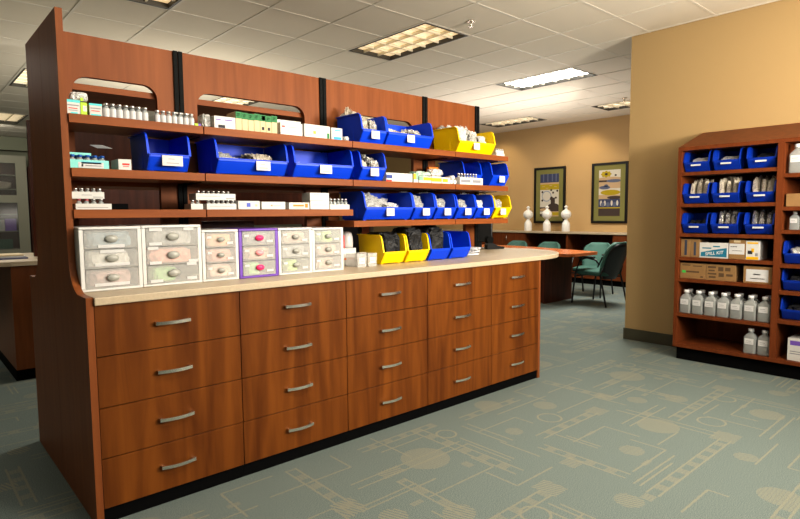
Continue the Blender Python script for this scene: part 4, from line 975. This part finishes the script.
# chairs
def make_chair(lab):
    t = thing('side_chair', lab, 'chair', (0, 0, 0), 0, 'teal chairs around the meeting table')
    f = MB(); f.blob(.50, .50, .085, TEALFAB, 3, 4, .04, 1., flat=False, p=.45); f.build('seat', t, loc=(0, 0, .40))
    # curved backrest: front teal pad and black shell; the chair faces +Y
    def curved(m_, y_off, th, w0, w1, z0, z1, name, nn=10):
        f = MB(); bm = f.bm; rows = []
        for layer in (0, 1):
            g = []
            for j in range(nn+1):
                v = j/nn; z = z0+(z1-z0)*v; ww = w0+(w1-w0)*math.sin(min(1, v*1.15)*PI/2)
                if v > .62: ww *= math.sqrt(max(.03, 1-((v-.62)/.38)**2.6*.72))
                if v < .12: ww *= .8+.2*v/.12
                lean = -.14*v-.05*v*v
                g.append([bm.verts.new(((i/8-.5)*ww, y_off+lean-(th if layer else 0)+.045*((i/8-.5)*2)**2, z)) for i in range(9)])
            rows.append(g)
        fs = []
        for g in rows:
            for j in range(nn):
                for i in range(8): fs.append(bm.faces.new((g[j][i], g[j][i+1], g[j+1][i+1], g[j+1][i])))
        A, B = rows
        loop = [(0, i) for i in range(9)]+[(j, 8) for j in range(1, nn+1)]+[(nn, i) for i in range(7, -1, -1)]+[(j, 0) for j in range(nn-1, 0, -1)]
        for q in range(len(loop)):
            (j, i), (j2, i2) = loop[q], loop[(q+1) % len(loop)]
            fs.append(bm.faces.new((A[j][i], A[j2][i2], B[j2][i2], B[j][i])))
        bmesh.ops.recalc_face_normals(bm, faces=fs); f.faces(fs, m_, True); return f.build(name, t)
    curved(TEALFABL, -.19, .035, .40, .49, .40, .875, 'backrest')
    curved(CHAIRBLK, -.2265, .012, .36, .45, .36, .85, 'back_shell')
    for s_ in (-1, 1):
        f = MB(); f.tube([(s_*.25, .26, 0), (s_*.245, .235, .25), (s_*.245, .20, .46), (s_*.255, .12, .625), (s_*.26, .0, .655), (s_*.255, -.14, .63), (s_*.24, -.19, .56)], .0125, CHAIRBLK, 8); f.build('leg', t)
        f = MB(); f.tube([(s_*.245, -.31, 0), (s_*.24, -.255, .22), (s_*.235, -.20, .42), (s_*.21, -.245, .54)], .0125, CHAIRBLK, 8); f.build('leg', t)
        f = MB(); f.box(s_*.258-.025, s_*.258+.025, -.12, .12, .652, .675, CHAIRBLK, .008, 2); f.build('armrest', t)
    for yy in (.225, -.21):
        f = MB(); f.tube([(-.24, yy, .385), (.24, yy, .385)], .011, CHAIRBLK, 8); f.build('seat_rail', t)
    return t
ch = make_chair('teal chair with black shell back, turned away at the table end')
ch.location = (7.0, 1.60, 0); ch.rotation_euler = (0, 0, -.12)
ch.scale = (1, 1, 1.03)
c2 = copy_tree(ch, None, (7.68, 2.10, 0), 'teal chair half hidden behind the chair at the table end'); c2.rotation_euler = (0, 0, PI/2+.15)
c3 = copy_tree(ch, None, (8.16, 3.40, 0), 'teal chair whose back shows above the middle of the table'); c3.rotation_euler = (0, 0, PI/2); c2.scale = (1, 1, .94); c3.scale = (1, 1, .89)
c4 = copy_tree(ch, None, (8.16, 4.12, 0), 'teal chair whose back just shows at the left of the table'); c4.rotation_euler = (0, 0, PI/2); c4.scale = (1, 1, .89)

# ------------------------------------------------------------------ second island and far-left background
t = thing('rear_cabinet', 'cherry base cabinet of the second island, left of the end panel', 'cabinet', (0, 0, 0))
f = MB(); f.box(.10, 3.2, 2.76, 3.9, .095, .929, W_PANEL); f.build('carcass', t)
f = MB(); f.box(.10, 3.2, 2.80, 3.86, 0, .0945, BLACK); f.build('toe_kick', t)
poly = [(3.2, 2.70), (3.2, 3.96), (.1, 3.96)] + arc(.1, 3.33, .62, 90, 270, 18, ry=.63)[1:]
m = MB(); m.prism(poly, 'z', .93, .964, COUNTER); tag(m.build('worktop'), 'cream laminate top of the second island at the far left', 'worktop')
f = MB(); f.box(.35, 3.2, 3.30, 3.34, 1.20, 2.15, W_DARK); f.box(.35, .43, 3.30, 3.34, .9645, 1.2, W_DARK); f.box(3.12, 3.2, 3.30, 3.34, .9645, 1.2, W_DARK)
tag(f.build('back_panel'), 'dark back board of the second island behind the shelves', 'panel')
def zc(x, y, z): return z
for i, (dx, h, m_) in enumerate([(0, .035, WCARD), (.0, .03, WCARD), (-.005, .012, GREENINK)]):
    z = .9645+(0, .0358, .0666)[i]
    carton('box', f'{["lower white box","upper white box","green folder"][i]} of the small stack at the left photo edge', -.13+dx, 3.35, z, .22, .15, h, m_=m_)
for i, (m_, nm) in enumerate(((mat('magazine_blue', (.10, .11, .2), .4), 'blue-edged magazine at the bottom'), (PAPER, 'white magazine in the middle'), (CREAM, 'tan magazine on top'))):
    carton('magazine', f'{nm} of the small pile beside the end panel', .16-.012*i, 3.02+.02*i, .9645+.0125*i, .20, .26, .011, m_=m_, cat='magazine')
# glazed cabinet on the far wall
GREYF = mat('grey_green_joinery', (.24, .235, .175), .6)
t = thing('glazed_cabinet', 'grey glazed cabinet against the far wall, left of the end panel', 'cabinet', (0, 12.0, 0))
f = MB(); f.box(.2, 1.66, 0, .05, 2.46, 2.62, GREYF); f.box(1.46, 1.66, 0, .05, 0, 2.46, GREYF); f.box(.2, .36, 0, .05, 0, 2.46, GREYF); f.box(.36, 1.46, 0, .05, 1.62, 1.78, GREYF); f.box(.36, 1.46, 0, .05, 0, .62, GREYF)
f.box(.2, 1.66, .28, .2995, 0, 2.62, W_DARK); f.box(.2, .22, .05, .28, 0, 2.62, GREYF); f.box(1.64, 1.66, .05, .28, 0, 2.62, GREYF); f.build('frame', t)
f = MB()
for z in (.62, 1.0, 1.36, 1.9, 2.2): f.box(.23, 1.63, .055, .27, z, z+.02, GREYF)
f.build('shelf_board', t)
for (z0, z1) in ((.62, 1.62), (1.78, 2.46)):
    f = MB(); f.box(.36, 1.46, .015, .02, z0, z1, clear('cabinet_glass_%d' % int(z0*10), (.2, .2, .18), .8, .1)); f.build('glass_pane', t)
carton('box', 'purple box behind the cabinet glass', 1.33, 12.08, 1.0205, .2, .15, .26, m_=PURPLE)
carton('box', 'pale box behind the cabinet glass', 1.12, 12.08, 1.0205, .2, .15, .24, m_=WCARD)
lump('cloth_pile', .5, .16, .16, mat('pale_linen', (.45, .40, .32), .9), (1.15, 12.16, 1.9205), 'pale folded linen behind the upper cabinet glass', 'linen', 4)
carton('box', 'dark green box on the low cabinet shelf behind the glass', 1.2, 12.08, .6405, .3, .15, .2, m_=mat('bottle_green', (.01, .09, .05), .5))
t = thing('bookshelf', 'dark open bookshelf beside the glazed cabinet', 'bookshelf', (1.95, 12.0, 0))
f = MB(); f.box(-.26, -.24, 0, .28, 0, 2.4, W_DARK); f.box(.24, .26, 0, .28, 0, 2.4, W_DARK); f.box(-.24, .24, .26, .28, 0, 2.4, W_DARK); f.build('carcass', t)
for z in (.0, .45, .9, 1.3, 1.7, 2.1, 2.38):
    f = MB(); f.box(-.2395, .2395, 0, .2595, z, z+.02, W_DARK); f.build('shelf_board', t)
for i, (z, m_) in enumerate(((.92, KRAFT), (1.32, CREAM), (1.72, WCARD))):
    carton('box', f'small {["kraft","cream","white"][i]} box on the dark bookshelf', 1.84, 12.03, z+.0005, .2, .15, .2, m_=m_)

# ------------------------------------------------------------------ lights
def area(name, loc, target, size, power, col=(1, 1, 1), sy=None, spread=None):
    l = bpy.data.lights.new(name, 'AREA'); l.energy = power; l.color = col; l.size = size
    if sy: l.shape = 'RECTANGLE'; l.size_y = sy
    if spread: l.spread = spread
    o = bpy.data.objects.new(name, l); COL.objects.link(o); o.location = loc
    o.rotation_euler = (Vector(target)-Vector(loc)).to_track_quat('-Z', 'Y').to_euler(); return o
def spot(name, loc, target, power, ang, col=(1, 1, 1), rad=.1, blend=.6):
    l = bpy.data.lights.new(name, 'SPOT'); l.energy = power; l.color = col; l.spot_size = math.radians(ang); l.spot_blend = blend; l.shadow_soft_size = rad
    o = bpy.data.objects.new(name, l); COL.objects.link(o); o.location = loc
    o.rotation_euler = (Vector(target)-Vector(loc)).to_track_quat('-Z', 'Y').to_euler(); return o
area('key_softbox', (2.0, -3.4, 2.3), (.9, .6, .85), .8, 78, (1, .91, .78))
area('overhead_soft', (1.0, -1.7, 3.0), (1.2, .5, 1.2), 1.5, 58, (1, .92, .80), sy=.8)
area('fill_softbox', (.6, -4.6, 2.2), (1.2, .2, .8), 1.6, 27, (1, .92, .80))
area('ceiling_bounce', (3.4, -3.2, 1.95), (2.6, -.4, 3.06), .7, 215, (1, .93, .82))
area('meeting_room_strobe', (7.4, 1.3, 2.7), (6.6, 2.4, 0), .9, 115, (1, .95, .86))
area('meeting_room_soft', (6.9, 4.5, 2.95), (6.9, 4.5, 0), 2.0, 45, (1, .95, .86))
area('meeting_uplight', (7.0, 3.0, 1.2), (6.6, 3.0, 3.06), 1.4, 60, (1, .99, .96))
area('aisle_soft', (.4, 5.2, 2.9), (.2, 4.5, 0), 1.6, 55, (1, .95, .85))
spot('aisle_strobe', (3.3, 2.45, 2.9), (.0, 2.15, .2), 330, 62, (1, .93, .80), rad=.12)
area('aisle_uplight', (2.4, 4.6, 1.4), (2.2, 5.2, 3.06), .9, 60, (1, .94, .82))
area('far_soft', (.6, 10.4, 2.9), (.8, 12, 1.2), 1.2, 40, (1, .95, .85))
area('left_soft', (-2.6, 2.6, 2.95), (-1.6, 2.2, 0), 1.2, 24, (1, .94, .82))
spot('wall_washer', (8.7, 3.2, 3.0), (9.4, 3.25, 1.9), 26, 95, (1, .80, .50))
spot('wall_washer', (8.7, 5.2, 3.0), (9.4, 5.2, 1.9), 24, 95, (1, .80, .50))
wd = bpy.data.worlds.new('World'); S.world = wd; wd.use_nodes = True
wd.node_tree.nodes['Background'].inputs[0].default_value = (.05, .047, .04, 1); wd.node_tree.nodes['Background'].inputs[1].default_value = 1.

# ------------------------------------------------------------------ camera
cam = bpy.data.cameras.new('camera'); co = bpy.data.objects.new('camera', cam); COL.objects.link(co)
cam.sensor_fit = 'HORIZONTAL'; cam.sensor_width = 36; cam.lens = 566.99*36/800; cam.clip_start = .05; cam.clip_end = 60
yaw, pitch, roll = math.radians(41.7807), math.radians(-4.5701), math.radians(-.4544)
f_ = Vector((math.sin(yaw)*math.cos(pitch), math.cos(yaw)*math.cos(pitch), math.sin(pitch)))
r0 = Vector((math.cos(yaw), -math.sin(yaw), 0)); u0 = r0.cross(f_)
r2 = math.cos(roll)*r0+math.sin(roll)*u0; u2 = -math.sin(roll)*r0+math.cos(roll)*u0
co.matrix_world = Matrix(((r2.x, u2.x, -f_.x, -.5722), (r2.y, u2.y, -f_.y, -2.5733), (r2.z, u2.z, -f_.z, 1.3104), (0, 0, 0, 1)))
S.camera = co
S.view_settings.view_transform = 'Standard'; S.view_settings.look = 'None'; S.view_settings.exposure = -.06; S.view_settings.gamma = .87
S.cycles.use_denoising = True
S.cycles.max_bounces = 8; S.cycles.transparent_max_bounces = 24
